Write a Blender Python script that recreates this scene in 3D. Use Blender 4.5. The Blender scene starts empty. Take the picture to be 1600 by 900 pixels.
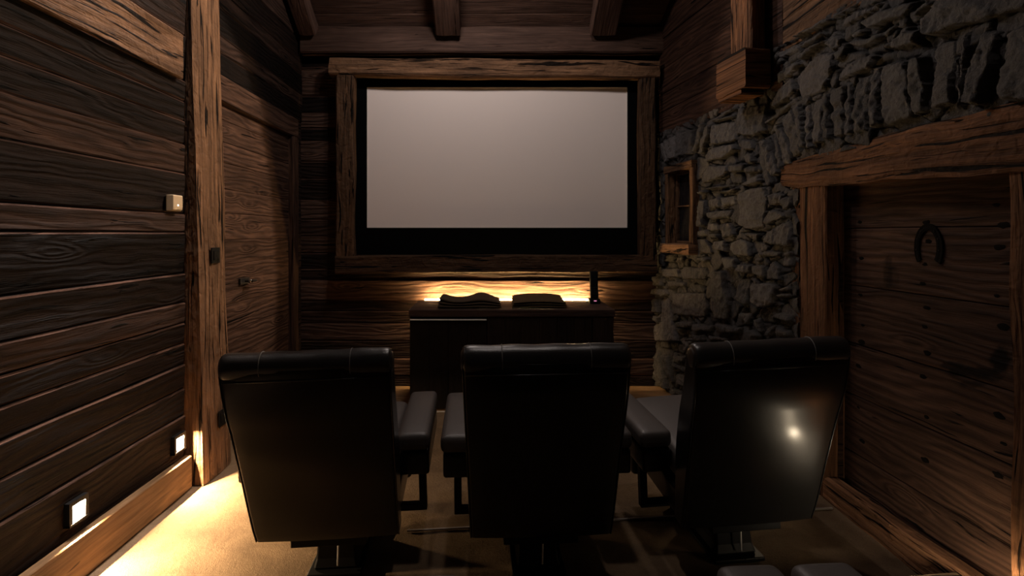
import bpy, bmesh, math, random
import numpy as np
from mathutils import Vector, Matrix, noise as mnoise

random.seed(7)
RNG = random.Random(11)
C = bpy.context.scene.collection
PI = math.pi
H = 1.46                       # eye height
F = 850.0                      # focal length in pixels of a 1600 px wide frame
CX, CY = 770.0, 365.0          # principal point


def px(x, Y):                  # world X of image column x at depth Y
    return (x - CX) * Y / F


def pz(y, Y):                  # world Z of image row y at depth Y
    return H - (y - CY) * Y / F


# ------------------------------------------------------------------ materials
MATS = {}


def new_mat(name):
    m = bpy.data.materials.new(name)
    m.use_nodes = True
    nt = m.node_tree
    b = nt.nodes['Principled BSDF']
    MATS[name] = m
    return m, nt, b


def nd(nt, typ, **kw):
    n = nt.nodes.new(typ)
    for k, v in kw.items():
        setattr(n, k, v)
    return n


def mth(nt, op, a, b=None, c=None, clamp=False):
    n = nt.nodes.new('ShaderNodeMath')
    n.operation = op
    n.use_clamp = clamp
    for i, v in enumerate((a, b, c)):
        if v is None:
            continue
        if isinstance(v, (int, float)):
            n.inputs[i].default_value = v
        else:
            nt.links.new(v, n.inputs[i])
    return n.outputs[0]


def maprange(nt, v, a, b, c, d, smooth=False):
    n = nt.nodes.new('ShaderNodeMapRange')
    n.interpolation_type = 'SMOOTHSTEP' if smooth else 'LINEAR'
    nt.links.new(v, n.inputs[0])
    for i, x in enumerate((a, b, c, d)):
        n.inputs[i + 1].default_value = x
    return n.outputs[0]


def comb(nt, x, y, z=0.0):
    n = nt.nodes.new('ShaderNodeCombineXYZ')
    for i, v in enumerate((x, y, z)):
        if isinstance(v, (int, float)):
            n.inputs[i].default_value = v
        else:
            nt.links.new(v, n.inputs[i])
    return n.outputs[0]


def noise_tex(nt, vec, scale, detail=3.0, rough=.55, dist=0.0):
    n = nt.nodes.new('ShaderNodeTexNoise')
    nt.links.new(vec, n.inputs['Vector'])
    n.inputs['Scale'].default_value = scale
    n.inputs['Detail'].default_value = detail
    n.inputs['Roughness'].default_value = rough
    n.inputs['Distortion'].default_value = dist
    return n.outputs['Fac']


def mixc(nt, f, a, b, mode='MIX'):
    n = nt.nodes.new('ShaderNodeMix')
    n.data_type = 'RGBA'
    n.blend_type = mode
    if isinstance(f, (int, float)):
        n.inputs[0].default_value = f
    else:
        nt.links.new(f, n.inputs[0])
    for i, v in ((6, a), (7, b)):
        if isinstance(v, tuple):
            n.inputs[i].default_value = (*v, 1)
        else:
            nt.links.new(v, n.inputs[i])
    return n.outputs[2]


def wood(name, dark, light, rings=26.0, fine=55.0, bump=.5, crack=.64, rough=.7, ring_amt=.55, spec=.10, blotch=.5, adze=0.0):
    """weathered wood; UV: u runs along the grain in metres, v across it; 'Col' is the tone of the single board"""
    m, nt, b = new_mat(name)
    L = nt.links.new
    uvn = nd(nt, 'ShaderNodeUVMap', uv_map='UVMap')
    sp = nd(nt, 'ShaderNodeSeparateXYZ')
    L(uvn.outputs[0], sp.inputs[0])
    u, v = sp.outputs[0], sp.outputs[1]
    warp = noise_tex(nt, comb(nt, mth(nt, 'MULTIPLY', u, 1.1), mth(nt, 'MULTIPLY', v, 5.0)), 1.0, 3, .5)
    vor = nd(nt, 'ShaderNodeTexVoronoi')
    L(comb(nt, mth(nt, 'MULTIPLY', u, 1.5), mth(nt, 'MULTIPLY', v, 6.0)), vor.inputs['Vector'])
    vor.inputs['Scale'].default_value = 1.0
    knot = maprange(nt, vor.outputs['Distance'], 0.0, 0.32, 1.0, 0.0, True)
    core = maprange(nt, vor.outputs['Distance'], 0.0, 0.075, 1.0, 0.0, True)
    phase = mth(nt, 'ADD', mth(nt, 'MULTIPLY', v, rings), mth(nt, 'ADD', mth(nt, 'MULTIPLY', warp, 5.5), mth(nt, 'MULTIPLY', knot, 2.2)))
    ring = mth(nt, 'MULTIPLY_ADD', mth(nt, 'SINE', mth(nt, 'MULTIPLY', phase, 2 * PI)), .5, .5)
    fn = noise_tex(nt, comb(nt, mth(nt, 'MULTIPLY', u, 2.2), mth(nt, 'MULTIPLY_ADD', warp, 2.0, mth(nt, 'MULTIPLY', v, fine))), 1.0, 5, .65, .4)
    fn2 = noise_tex(nt, comb(nt, mth(nt, 'MULTIPLY', u, 14.0), mth(nt, 'MULTIPLY', v, 220.0)), 1.0, 3, .6)
    ck = noise_tex(nt, comb(nt, mth(nt, 'MULTIPLY', u, 1.6), mth(nt, 'MULTIPLY_ADD', warp, 3.0, mth(nt, 'MULTIPLY', v, 34.0))), 1.0, 3, .55, .8)
    crk = maprange(nt, ck, crack, crack + .035, 0.0, 1.0, True)
    blt = noise_tex(nt, comb(nt, mth(nt, 'MULTIPLY', u, 2.2), mth(nt, 'MULTIPLY', v, 7.0)), 1.0, 4, .6)
    f = mth(nt, 'ADD', mth(nt, 'MULTIPLY', ring, ring_amt * .5),
            mth(nt, 'ADD', mth(nt, 'MULTIPLY', maprange(nt, fn, .3, .7, 0, 1), 1 - ring_amt * .5 - .18), mth(nt, 'MULTIPLY', fn2, .18)))
    f = mth(nt, 'MULTIPLY', f, maprange(nt, blt, .3, .68, 1 - blotch, 1.12))
    f = mth(nt, 'MULTIPLY', f, mth(nt, 'SUBTRACT', 1.0, mth(nt, 'MULTIPLY', core, .85)))
    col = mixc(nt, mth(nt, 'MAXIMUM', mth(nt, 'MINIMUM', f, 1.0), 0.0), dark, light)
    col = mixc(nt, crk, col, tuple(c * .18 for c in dark))
    at = nd(nt, 'ShaderNodeVertexColor', layer_name='Col')
    col = mixc(nt, 1.0, col, at.outputs[0], 'MULTIPLY')
    L(col, b.inputs['Base Color'])
    b.inputs['Roughness'].default_value = rough
    b.inputs['Specular IOR Level'].default_value = spec
    hgt = mth(nt, 'ADD', mth(nt, 'MULTIPLY', ring, .35 * ring_amt + .05), mth(nt, 'ADD', mth(nt, 'MULTIPLY', fn, .75), mth(nt, 'MULTIPLY', fn2, .2)))
    hgt = mth(nt, 'SUBTRACT', hgt, mth(nt, 'MULTIPLY', crk, .9))
    if adze:
        az = noise_tex(nt, comb(nt, mth(nt, 'MULTIPLY', u, 16.0), mth(nt, 'MULTIPLY', v, 20.0)), 1.0, 2, .5, .5)
        hgt = mth(nt, 'ADD', hgt, mth(nt, 'MULTIPLY', az, adze))
    bp = nd(nt, 'ShaderNodeBump')
    bp.inputs['Strength'].default_value = bump
    bp.inputs['Distance'].default_value = .018
    L(hgt, bp.inputs['Height'])
    L(bp.outputs[0], b.inputs['Normal'])
    return m


wood('plank_wood', (.012, .0075, .0062), (.108, .062, .046), rings=22, fine=50, bump=1.0, crack=.63, ring_amt=.8)
wood('hewn_wood', (.040, .023, .014), (.31, .168, .092), rings=10, fine=46, bump=.9, crack=.585, ring_amt=.25, blotch=.6, adze=1.1)
wood('door_wood', (.009, .005, .004), (.135, .074, .050), rings=24, fine=60, bump=.8, crack=.645, ring_amt=.7)
wood('ceiling_wood', (.038, .022, .017), (.165, .096, .072), rings=14, fine=60, bump=.4, crack=.66, ring_amt=.3)
wood('cabinet_wood', (.005, .0032, .0027), (.024, .0145, .0115), rings=16, fine=70, bump=.25, crack=.70, ring_amt=.4)
wood('board_wood', (.070, .040, .020), (.26, .155, .080), rings=16, fine=50, bump=.4, crack=.67, ring_amt=.5)


def stone_mat():
    m, nt, b = new_mat('slate_stone')
    L = nt.links.new
    tc = nd(nt, 'ShaderNodeTexCoord')
    n1 = noise_tex(nt, tc.outputs['Object'], 14, 5, .65)
    n2 = noise_tex(nt, tc.outputs['Object'], 75, 6, .75)
    at = nd(nt, 'ShaderNodeVertexColor', layer_name='Col')
    c = mixc(nt, maprange(nt, n1, .3, .7, 0, 1), (.024, .0235, .0235), (.085, .082, .080))
    c = mixc(nt, maprange(nt, n2, .3, .75, 0, .6), c, (.14, .134, .130))
    c = mixc(nt, 1.0, c, at.outputs[0], 'MULTIPLY')
    L(c, b.inputs['Base Color'])
    b.inputs['Roughness'].default_value = .55
    b.inputs['Specular IOR Level'].default_value = .35
    hg = mth(nt, 'ADD', mth(nt, 'MULTIPLY', n1, .7), mth(nt, 'MULTIPLY', n2, 1.1))
    bp = nd(nt, 'ShaderNodeBump')
    bp.inputs['Strength'].default_value = .9
    bp.inputs['Distance'].default_value = .02
    L(hg, bp.inputs['Height'])
    L(bp.outputs[0], b.inputs['Normal'])


stone_mat()


def carpet_mat(name, base, lo):
    m, nt, b = new_mat(name)
    L = nt.links.new
    tc = nd(nt, 'ShaderNodeTexCoord')
    n1 = noise_tex(nt, tc.outputs['Object'], 260, 2, .6)
    n2 = noise_tex(nt, tc.outputs['Object'], 7, 4, .6, .6)
    n3 = noise_tex(nt, tc.outputs['Object'], 55, 3, .6)
    f = mth(nt, 'ADD', mth(nt, 'MULTIPLY', maprange(nt, n2, .3, .7, 0, 1), .5), mth(nt, 'MULTIPLY', maprange(nt, n1, .3, .7, 0, 1), .5))
    L(mixc(nt, f, lo, base), b.inputs['Base Color'])
    b.inputs['Roughness'].default_value = .95
    b.inputs['Specular IOR Level'].default_value = .1
    bp = nd(nt, 'ShaderNodeBump')
    bp.inputs['Strength'].default_value = .8
    bp.inputs['Distance'].default_value = .01
    L(mth(nt, 'ADD', mth(nt, 'MULTIPLY', n1, .5), mth(nt, 'ADD', mth(nt, 'MULTIPLY', n3, .5), mth(nt, 'MULTIPLY', n2, .6))), bp.inputs['Height'])
    L(bp.outputs[0], b.inputs['Normal'])


carpet_mat('carpet', (.235, .160, .098), (.105, .070, .043))


def simple(name, col, rough=.5, metal=0.0, spec=.5, bump=0.0, bscale=200, sheen=0.0, emit=None, strength=0, vary=.0):
    m, nt, b = new_mat(name)
    L = nt.links.new
    tc = nd(nt, 'ShaderNodeTexCoord')
    b.inputs['Roughness'].default_value = rough
    b.inputs['Metallic'].default_value = metal
    b.inputs['Specular IOR Level'].default_value = spec
    n = noise_tex(nt, tc.outputs['Object'], bscale, 3, .6)
    L(mixc(nt, maprange(nt, n, .3, .7, 0, 1), tuple(c * (1 - vary) for c in col), col), b.inputs['Base Color'])
    if bump:
        bp = nd(nt, 'ShaderNodeBump')
        bp.inputs['Strength'].default_value = bump
        bp.inputs['Distance'].default_value = .002
        L(n, bp.inputs['Height'])
        L(bp.outputs[0], b.inputs['Normal'])
    if emit:
        b.inputs['Emission Color'].default_value = (*emit, 1)
        b.inputs['Emission Strength'].default_value = strength
    return m


simple('leather', (.013, .0125, .0125), rough=.30, spec=.2, bump=.18, bscale=260, vary=.25)
simple('bolster_leather', (.030, .027, .026), rough=.29, spec=.75, bump=.3, bscale=260, vary=.2)
simple('soft_leather', (.11, .096, .089), rough=.42, spec=.6, bump=.3, bscale=260, vary=.2)
lb = MATS['leather'].node_tree.nodes['Principled BSDF']
lb.inputs['Coat Weight'].default_value = .38
lb.inputs['Coat Roughness'].default_value = .165
simple('dark_rust', (.006, .004, .003), rough=.9, spec=.1, bump=.4, bscale=90, vary=.4)
simple('thread', (.22, .21, .20), rough=.8, spec=.2)
simple('black_metal', (.004, .004, .0045), rough=.5, spec=.2, vary=.2)
simple('glint_pale', (.85, .84, .82), rough=.35, metal=.2)  # pale finish for the glint on the seat pedestals
simple('chrome', (.75, .75, .76), rough=.12, metal=1.0)
simple('black_velvet', (.0025, .0025, .0028), rough=1.0, spec=.02)
simple('screen_cloth', (.72, .655, .63), rough=.9, spec=.1, vary=.02, bscale=600)
simple('pale_edge', (.80, .78, .76), rough=.4)
simple('screen_edge', (.55, .52, .50), rough=.6)
simple('black_plastic', (.0025, .0025, .0025), rough=.7, spec=.12, vary=.1)
simple('cream_plastic', (.55, .42, .27), rough=.45, vary=.06, bscale=40)
simple('led_white', (.9, .9, .9), emit=(1, .95, .85), strength=3)
simple('led_pink', (.5, .1, .3), emit=(1, .35, .6), strength=.6)
simple('step_lens', (.9, .9, .85), emit=(1.0, .80, .55), strength=14)
simple('led_bar', (.9, .9, .85), emit=(1.0, .69, .38), strength=55000)
simple('glow_lens', (.9, .9, .85), emit=(1.0, .70, .40), strength=100)
simple('led_bar_dim', (.9, .9, .85), emit=(1.0, .75, .48), strength=5000)
simple('floor_lens', (.9, .9, .85), emit=(1.0, .80, .55), strength=300)
simple('strip_lens', (.9, .85, .7), emit=(1.0, .64, .27), strength=240)
simple('blanket_brown', (.080, .050, .026), rough=.95, spec=.1, bump=.6, bscale=380, vary=.35, sheen=.3)
simple('blanket_dark', (.060, .042, .028), rough=.95, spec=.1, bump=.6, bscale=380, vary=.35)
simple('iron', (.010, .008, .007), rough=.6, spec=.4, bump=.5, bscale=80, vary=.3)
simple('trim_metal', (.42, .38, .34), rough=.4, metal=.6)


def glass_mat():
    m, nt, b = new_mat('dark_glass')
    b.inputs['Base Color'].default_value = (.01, .01, .012, 1)
    b.inputs['Roughness'].default_value = .08
    tc = nd(nt, 'ShaderNodeTexCoord')
    n = noise_tex(nt, tc.outputs['Object'], 6, 2)
    bp = nd(nt, 'ShaderNodeBump')
    bp.inputs['Strength'].default_value = .1
    nt.links.new(n, bp.inputs['Height'])
    nt.links.new(bp.outputs[0], b.inputs['Normal'])


glass_mat()


# ------------------------------------------------------------------ mesh building
class MB:
    def __init__(self):
        self.v, self.f, self.uv, self.col, self.sm, self.mi = [], [], [], [], [], []

    def face(self, idx, uvs=None, col=(1, 1, 1), smooth=False, mi=0):
        self.f.append(tuple(idx))
        self.uv.append(uvs or [(0, 0)] * len(idx))
        self.col.append(col)
        self.sm.append(smooth)
        self.mi.append(mi)

    def build(self, name, mats, parent=None, bevel=0.0, loc=None):
        me = bpy.data.meshes.new(name)
        me.from_pydata([tuple(p) for p in self.v], [], self.f)
        me.uv_layers.new(name='UVMap')
        me.color_attributes.new(name='Col', type='FLOAT_COLOR', domain='CORNER')
        uvs, cols = [], []
        for fi, fc in enumerate(self.f):
            cc = self.col[fi]
            per = isinstance(cc, list)
            for j in range(len(fc)):
                uvs.extend(self.uv[fi][j])
                c = cc[j] if per else cc
                cols.extend((c[0], c[1], c[2], 1.0))
        me.uv_layers['UVMap'].data.foreach_set('uv', uvs)
        me.color_attributes['Col'].data.foreach_set('color', cols)
        me.polygons.foreach_set('use_smooth', self.sm)
        me.polygons.foreach_set('material_index', self.mi)
        if isinstance(mats, str):
            mats = [mats]
        for mm in mats:
            me.materials.append(MATS[mm])
        me.update()
        o = bpy.data.objects.new(name, me)
        C.objects.link(o)
        if parent is not None:
            o.parent = parent
        if loc is not None:
            o.location = loc
        if bevel:
            md = o.modifiers.new('bevel', 'BEVEL')
            md.width = bevel
            md.segments = 2
            md.limit_method = 'ANGLE'
        return o


def tint(c):
    if isinstance(c, (int, float)):
        return (c, c, c)
    return c


def beam(mb, p0, p1, up, w, h, ch=.006, seg=None, wob=.003, col=1.0, sub=2, mi=0, rough_end=0.0, paint=None, edge_lit=None):
    """timber from p0 to p1 (axis line through the section's middle): w across, h along 'up'. Grain UV along the length."""
    p0, p1, up = Vector(p0), Vector(p1), Vector(up).normalized()
    ax = p1 - p0
    Ln = ax.length
    ax.normalize()
    side = ax.cross(up).normalized()
    up = side.cross(ax).normalized()
    seg = seg or max(2, int(Ln / .12))
    hw, hh = w / 2, h / 2
    ch = min(ch, hw * .45, hh * .45)
    pts = []

    def line(a, b, n):
        for i in range(n):
            t = i / n
            pts.append((a[0] + (b[0] - a[0]) * t, a[1] + (b[1] - a[1]) * t))
    n = sub
    cs = [(-hw + ch, -hh), (hw - ch, -hh), (hw, -hh + ch), (hw, hh - ch), (hw - ch, hh), (-hw + ch, hh), (-hw, hh - ch), (-hw, -hh + ch)]
    for i in range(8):
        a, b = cs[i], cs[(i + 1) % 8]
        line(a, b, n if i % 2 == 0 else 1)
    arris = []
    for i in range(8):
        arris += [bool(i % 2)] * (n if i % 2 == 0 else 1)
    N = len(pts)
    per = [0]
    for i in range(N):
        a, b = pts[i], pts[(i + 1) % N]
        per.append(per[-1] + math.hypot(b[0] - a[0], b[1] - a[1]))
    u0, v0 = RNG.uniform(0, 40), RNG.uniform(0, 40)
    sx = RNG.uniform(0, 100)
    base = len(mb.v)
    for i in range(seg + 1):
        t = i / seg
        d = t * Ln
        for j, (a, b) in enumerate(pts):
            q = Vector((d * 2.2 + sx, a * 9 + sx, b * 9))
            da = mnoise.noise(q) * wob
            db = mnoise.noise(q + Vector((31.7, 5.1, 9.2))) * wob
            e = 0.0
            if rough_end and i in (0, seg):
                e = mnoise.noise(Vector((a * 25 + sx, b * 25, i))) * rough_end
            mb.v.append(p0 + ax * (d + e) + side * (a + da) + up * (b + db))
    cc = tint(col)
    for i in range(seg):
        ua, ub = u0 + i / seg * Ln, u0 + (i + 1) / seg * Ln
        for j in range(N):
            k = (j + 1) % N
            idx = (base + i * N + j, base + i * N + k, base + (i + 1) * N + k, base + (i + 1) * N + j)
            va, vb = v0 + per[j], v0 + per[j + 1]
            c = cc
            if edge_lit and arris[j]:  # light caught on board edges, painted in as a paler bevel colour
                c = tint(edge_lit)
            if paint:
                c = [tuple(x * paint(mb.v[q]) for x in cc) for q in idx]
            mb.face(idx, [(ua, va), (ua, vb), (ub, vb), (ub, va)], c, False, mi)
    for i, rev in ((0, True), (seg, False)):
        idx = [base + i * N + j for j in range(N)]
        uvs = [(u0 + pts[j][0] * .15, v0 + pts[j][1]) for j in range(N)]
        if rev:
            idx, uvs = idx[::-1], uvs[::-1]
        mb.face(idx, uvs, cc, False, mi)


def box(mb, x0, x1, y0, y1, z0, z1, col=1.0, mi=0):
    b = len(mb.v)
    for z in (z0, z1):
        for y in (y0, y1):
            for x in (x0, x1):
                mb.v.append(Vector((x, y, z)))
    c = tint(col)
    for q in ((0, 2, 3, 1), (4, 5, 7, 6), (0, 1, 5, 4), (2, 6, 7, 3), (0, 4, 6, 2), (1, 3, 7, 5)):
        vs = [mb.v[b + i] for i in q]
        n = (vs[1] - vs[0]).cross(vs[2] - vs[0])
        ax = max(range(3), key=lambda i: abs(n[i]))
        ij = [i for i in range(3) if i != ax]
        mb.face([b + i for i in q], [(p[ij[0]], p[ij[1]]) for p in vs], c, False, mi)


def rbox(mb, x0, x1, y0, y1, z0, z1, r=.02, seg=3, crown=0.0, shear=None, mi=0, nx=6, ny=8):
    """soft box: rounded in all directions, top slightly crowned, finely divided"""
    def ts(a, b, n):
        out = []
        for i in range(seg + 1):
            out.append(a + r * (1 - math.cos(i / seg * PI / 2)))
        for i in range(1, n):
            out.append(a + r + (b - a - 2 * r) * i / n)
        for i in range(seg + 1):
            out.append(b - r * (1 - math.cos((seg - i) / seg * PI / 2)))
        return out
    bm = bmesh.new()
    bmesh.ops.create_cube(bm, size=2)
    bmesh.ops.subdivide_edges(bm, edges=bm.edges[:], cuts=7, use_grid_fill=True)
    cx, cy, cz = (x0 + x1) / 2, (y0 + y1) / 2, (z0 + z1) / 2
    ex, ey, ez = (x1 - x0) / 2, (y1 - y0) / 2, (z1 - z0) / 2
    base = len(mb.v)
    lv = {0.0: 0.0, .25: .45, .5: .84, .75: .965, 1.0: 1.0}
    for v in bm.verts:
        p = []
        for c, e in ((v.co.x, ex), (v.co.y, ey), (v.co.z, ez)):
            a = abs(c)
            k = min(lv, key=lambda t: abs(t - a))
            inner = max(e - r, 0)
            if k <= .5:
                val = inner * (k / .5)
            else:
                val = inner + (e - inner) * ((k - .5) / .5)
            p.append(math.copysign(val, c))
        # round the edges
        q = Vector(p)
        inn = Vector((max(-ex + r, min(ex - r, q.x)), max(-ey + r, min(ey - r, q.y)), max(-ez + r, min(ez - r, q.z))))
        d = q - inn
        if d.length > 1e-9:
            m = max(abs(d.x), abs(d.y), abs(d.z))
            q = inn + d.normalized() * m
        if crown and q.z > 0:
            q.z += crown * (1 - (q.x / ex) ** 2) * (1 - (q.y / ey) ** 4)
        P = Vector((cx + q.x, cy + q.y, cz + q.z))
        if shear:
            P = shear(P)
        mb.v.append(P)
        v.index = len(mb.v) - 1 - base
    bm.verts.index_update()
    for f in bm.faces:
        mb.face([base + v.index for v in f.verts], [(v.co.x, v.co.y) for v in f.verts], (1, 1, 1), True, mi)
    bm.free()


def tube(mb, path, r, n=8, col=1.0, closed=False, mi=0):
    path = [Vector(p) for p in path]
    base = len(mb.v)
    M = len(path)
    ref = None
    for i, p in enumerate(path):
        a = path[(i - 1) % M] if (closed or i > 0) else p
        b = path[(i + 1) % M] if (closed or i < M - 1) else p
        t = (b - a).normalized()
        if ref is None:
            ref = t.orthogonal().normalized()
        ref = (ref - t * ref.dot(t)).normalized()
        bi = t.cross(ref)
        for k in range(n):
            an = 2 * PI * k / n
            mb.v.append(p + (ref * math.cos(an) + bi * math.sin(an)) * r)
    R = M if closed else M - 1
    c = tint(col)
    for i in range(R):
        for k in range(n):
            i2, k2 = (i + 1) % M, (k + 1) % n
            mb.face((base + i * n + k, base + i * n + k2, base + i2 * n + k2, base + i2 * n + k), None, c, True, mi)
    if not closed:
        mb.face([base + k for k in range(n)][::-1], None, c, False, mi)
        mb.face([base + (M - 1) * n + k for k in range(n)], None, c, False, mi)


def tag(o, label, cat, group=None, kind=None):
    o['label'] = label
    o['category'] = cat
    if group:
        o['group'] = group
    if kind:
        o['kind'] = kind
    return o


def thing(name, label, cat, loc=(0, 0, 0), rz=0.0, group=None):
    o = bpy.data.objects.new(name, None)
    o.empty_display_size = .1
    C.objects.link(o)
    o.location = loc
    o.rotation_euler = (0, 0, rz)
    return tag(o, label, cat, group)


def struct(o, label=None, cat=None):
    o['kind'] = 'structure'
    if label:
        o['label'] = label
        o['category'] = cat
    return o


# ------------------------------------------------------------------ layout of the room
XL = -1.77                     # face of the plank wall on the left
YB = 5.24                      # face of the wall behind the screen


def ceil_z(Y):
    return 3.39 + .67 * (5.14 - Y) if Y > 2.4 else 3.39 + .67 * (5.14 - 2.4)


UPZ = (0, 0, 1)
# ---- floor
mb = MB()
nx, ny = 60, 90
x0, x1, y0, y1 = -1.86, 2.05, -1.0, 5.26
for j in range(ny + 1):
    for i in range(nx + 1):
        x, y = x0 + (x1 - x0) * i / nx, y0 + (y1 - y0) * j / ny
        mb.v.append(Vector((x, y, mnoise.noise(Vector((x * 5, y * 5, 0))) * .004 - .004)))
for j in range(ny):
    for i in range(nx):
        a = j * (nx + 1) + i
        mb.face((a, a + 1, a + nx + 2, a + nx + 1), None, (1, 1, 1), True)
floor = struct(mb.build('floor', 'carpet'), 'tan carpeted floor running from the rear platform to the screen wall', 'floor')
# boards at the foot of the screen wall
mb = MB()
for k in range(5):
    y = 4.52 + k * .14
    beam(mb, (-1.84, y, .008), (1.60, y, .008), UPZ, .136, .018, ch=.002, wob=.001, col=.9 + .25 * RNG.random())
mb.build('floorboards', 'board_wood', floor)
# carpet joint in front of the seats, slightly skewed to the room
mb = MB()
beam(mb, (-.42, 2.666, .004), (1.80, 2.885, .004), UPZ, .012, .008, ch=.001, wob=.0005)
struct(mb.build('trim_1', 'trim_metal'), 'thin metal strip joining the carpet beyond the front seats', 'trim')
mb = MB()
beam(mb, (-1.2, 4.44, .005), (1.55, 4.46, .005), UPZ, .016, .010, ch=.001, wob=.0005)
struct(mb.build('trim_2', 'trim_metal'), 'thin metal strip between carpet and floorboards at the cabinet', 'trim')
# rear platform
TIER = .13
mb = MB()
a0, a1 = Vector((-1.72, 1.74, 0)), Vector((1.82, 2.145, 0))
b = 0
for z in (.0, TIER - .012, TIER):
    for (X, Y) in ((a0.x, a0.y), (a1.x, a1.y), (a1.x, -1.0), (a0.x, -1.0)):
        ins = -.008 if z == TIER else 0
        mb.v.append(Vector((X, Y + (ins if Y > 0 else 0), z)))
for k in (0, 4):
    for i in range(4):
        j = (i + 1) % 4
        mb.face((k + i, k + 4 + i, k + 4 + j, k + j))
mb.face((8, 11, 10, 9))
struct(mb.build('floor_platform', 'carpet'), 'low carpeted platform under the rear seats', 'platform')

# ---- left wall (planks, tone per board)
def lz(y):
    return H - (y - CY) * (-XL) / 770.0


mb = MB()
seams = [(-420, .35), (-330, .3), (-230, .25), (-130, .3), (-17, .14), (34, .20), (83, .13), (141, .20), (215, .70), (315, .26), (361, .95), (463, .12), (535, .20),
         (587, .60), (637, .17), (690, .22), (750, .17), (817, .20), (931, .19), (1010, .3)]
for i in range(len(seams) - 1):
    zt, zb = lz(seams[i][0]), lz(seams[i + 1][0])
    tone = seams[i + 1][1]
    ins = RNG.uniform(-.004, .004)
    red = RNG.uniform(.92, 1.08)
    beam(mb, (XL - .03 + ins, -1.0, (zt + zb) / 2), (XL - .03 + ins, 3.125, (zt + zb) / 2), (.055, 0, 1), .06, zt - zb - .004, ch=.0075, wob=.003, col=(tone * red, tone, tone / red), sub=5, seg=60, edge_lit=(1.1, 1.0, .95))  # bright edge lines are painted into the bevels
# beyond the post, above the door
zz = [2.52, 2.68, 2.79, 2.98, 3.10, 3.30, 3.52, 3.75, 4.0, 4.3, 4.7, 5.2]
tn = [.10, .55, .08, .45, .25, .8, .4, .6, .4, .5, .4]
for i in range(len(zz) - 1):
    pr = .012 if tn[i] > .85 else 0
    beam(mb, (-1.83 + pr - .03, 3.54, (zz[i] + zz[i + 1]) / 2), (-1.83 + pr - .03, 5.26, (zz[i] + zz[i + 1]) / 2), UPZ, .06, zz[i + 1] - zz[i] - .003, ch=.008, wob=.004, col=tn[i], sub=3, edge_lit=.6)
# backing
box(mb, -2.0, -1.90, -1.0, 5.4, -.05, 5.3, .1)
# strip behind the door's near and far side
for z0_, z1_ in ((0, .6), (.6, 1.2), (1.2, 1.9), (1.9, 2.52)):
    beam(mb, (-1.87, 5.02, (z0_ + z1_) / 2), (-1.87, 5.26, (z0_ + z1_) / 2), UPZ, .06, z1_ - z0_ - .003, col=.4)
wall_left = struct(mb.build('wall_left', 'plank_wood'), 'dark horizontal plank wall on the side of the footlights', 'wall')

mb = MB()
beam(mb, (-1.748, -1.0, .095), (-1.748, 3.12, .095), UPZ, .042, .185, ch=.004, wob=.0015, sub=3, col=.85)
struct(mb.build('baseboard_left', 'board_wood'), 'pale wooden baseboard under the two footlights', 'baseboard')

# ---- timber post on the left wall
post = thing('timber_post', 'tall hewn timber post on the plank wall beside the panelled door', 'post', (-1.75, 3.3, 0))
mb = MB()
# leaning inner face: build in slices
prof0 = [(-1.795, 3.15), (-1.665, 3.15), (-1.665, 3.475), (-1.795, 3.475)]
nz = 60
sx = 3.3
u0, v0 = 5.5, 2.2
subs = []
for i in range(4):
    a, b_ = prof0[i], prof0[(i + 1) % 4]
    n = 5 if i in (0, 2) else 8
    for k in range(n):
        t = k / n
        subs.append((a[0] + (b_[0] - a[0]) * t, a[1] + (b_[1] - a[1]) * t))
N = len(subs)
ztop = 4.42
for k in range(nz + 1):
    z = ztop * k / nz
    lean = -.030 * z
    for (x, y) in subs:
        q = Vector((x * 8, y * 8, z * 2.3))
        n1, n2 = mnoise.noise(q), mnoise.noise(q + Vector((7, 3, 1)))
        wx = lean * (x + 1.795) / .13
        edge = .008 if (abs(x + 1.665) < .01 and (abs(y - 3.15) < .02 or abs(y - 3.475) < .02)) else 0
        mb.v.append(Vector((x + wx + (n1 * .007 - edge if x > -1.785 else 0) + 1.75, y + n2 * .008 + .008 * z - 3.3, z + 0)))
per = [0]
for i in range(N):
    a, b_ = subs[i], subs[(i + 1) % N]
    per.append(per[-1] + math.hypot(a[0] - b_[0], a[1] - b_[1]))
for k in range(nz):
    for i in range(N):
        j = (i + 1) % N
        mb.face((k * N + i, k * N + j, (k + 1) * N + j, (k + 1) * N + i),
                [(u0 + ztop * k / nz, v0 + per[i]), (u0 + ztop * k / nz, v0 + per[i + 1]), (u0 + ztop * (k + 1) / nz, v0 + per[i + 1]), (u0 + ztop * (k + 1) / nz, v0 + per[i])], (1, 1, 1))
mb.face([nz * N + i for i in range(N)])
mb.face([i for i in range(N)][::-1])
mb.build('shaft', 'hewn_wood', post)

# ---- beam on the left wall
mb = MB()
beam(mb, (-1.7415, -1.0, 2.447), (-1.7415, 3.035, 2.447), UPZ, .030, .250, ch=.010, wob=.006, sub=4, seg=60, col=.95)
tag(mb.build('wall_beam', 'hewn_wood'), 'heavy hewn beam lying along the plank wall above the footlights', 'beam')

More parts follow.
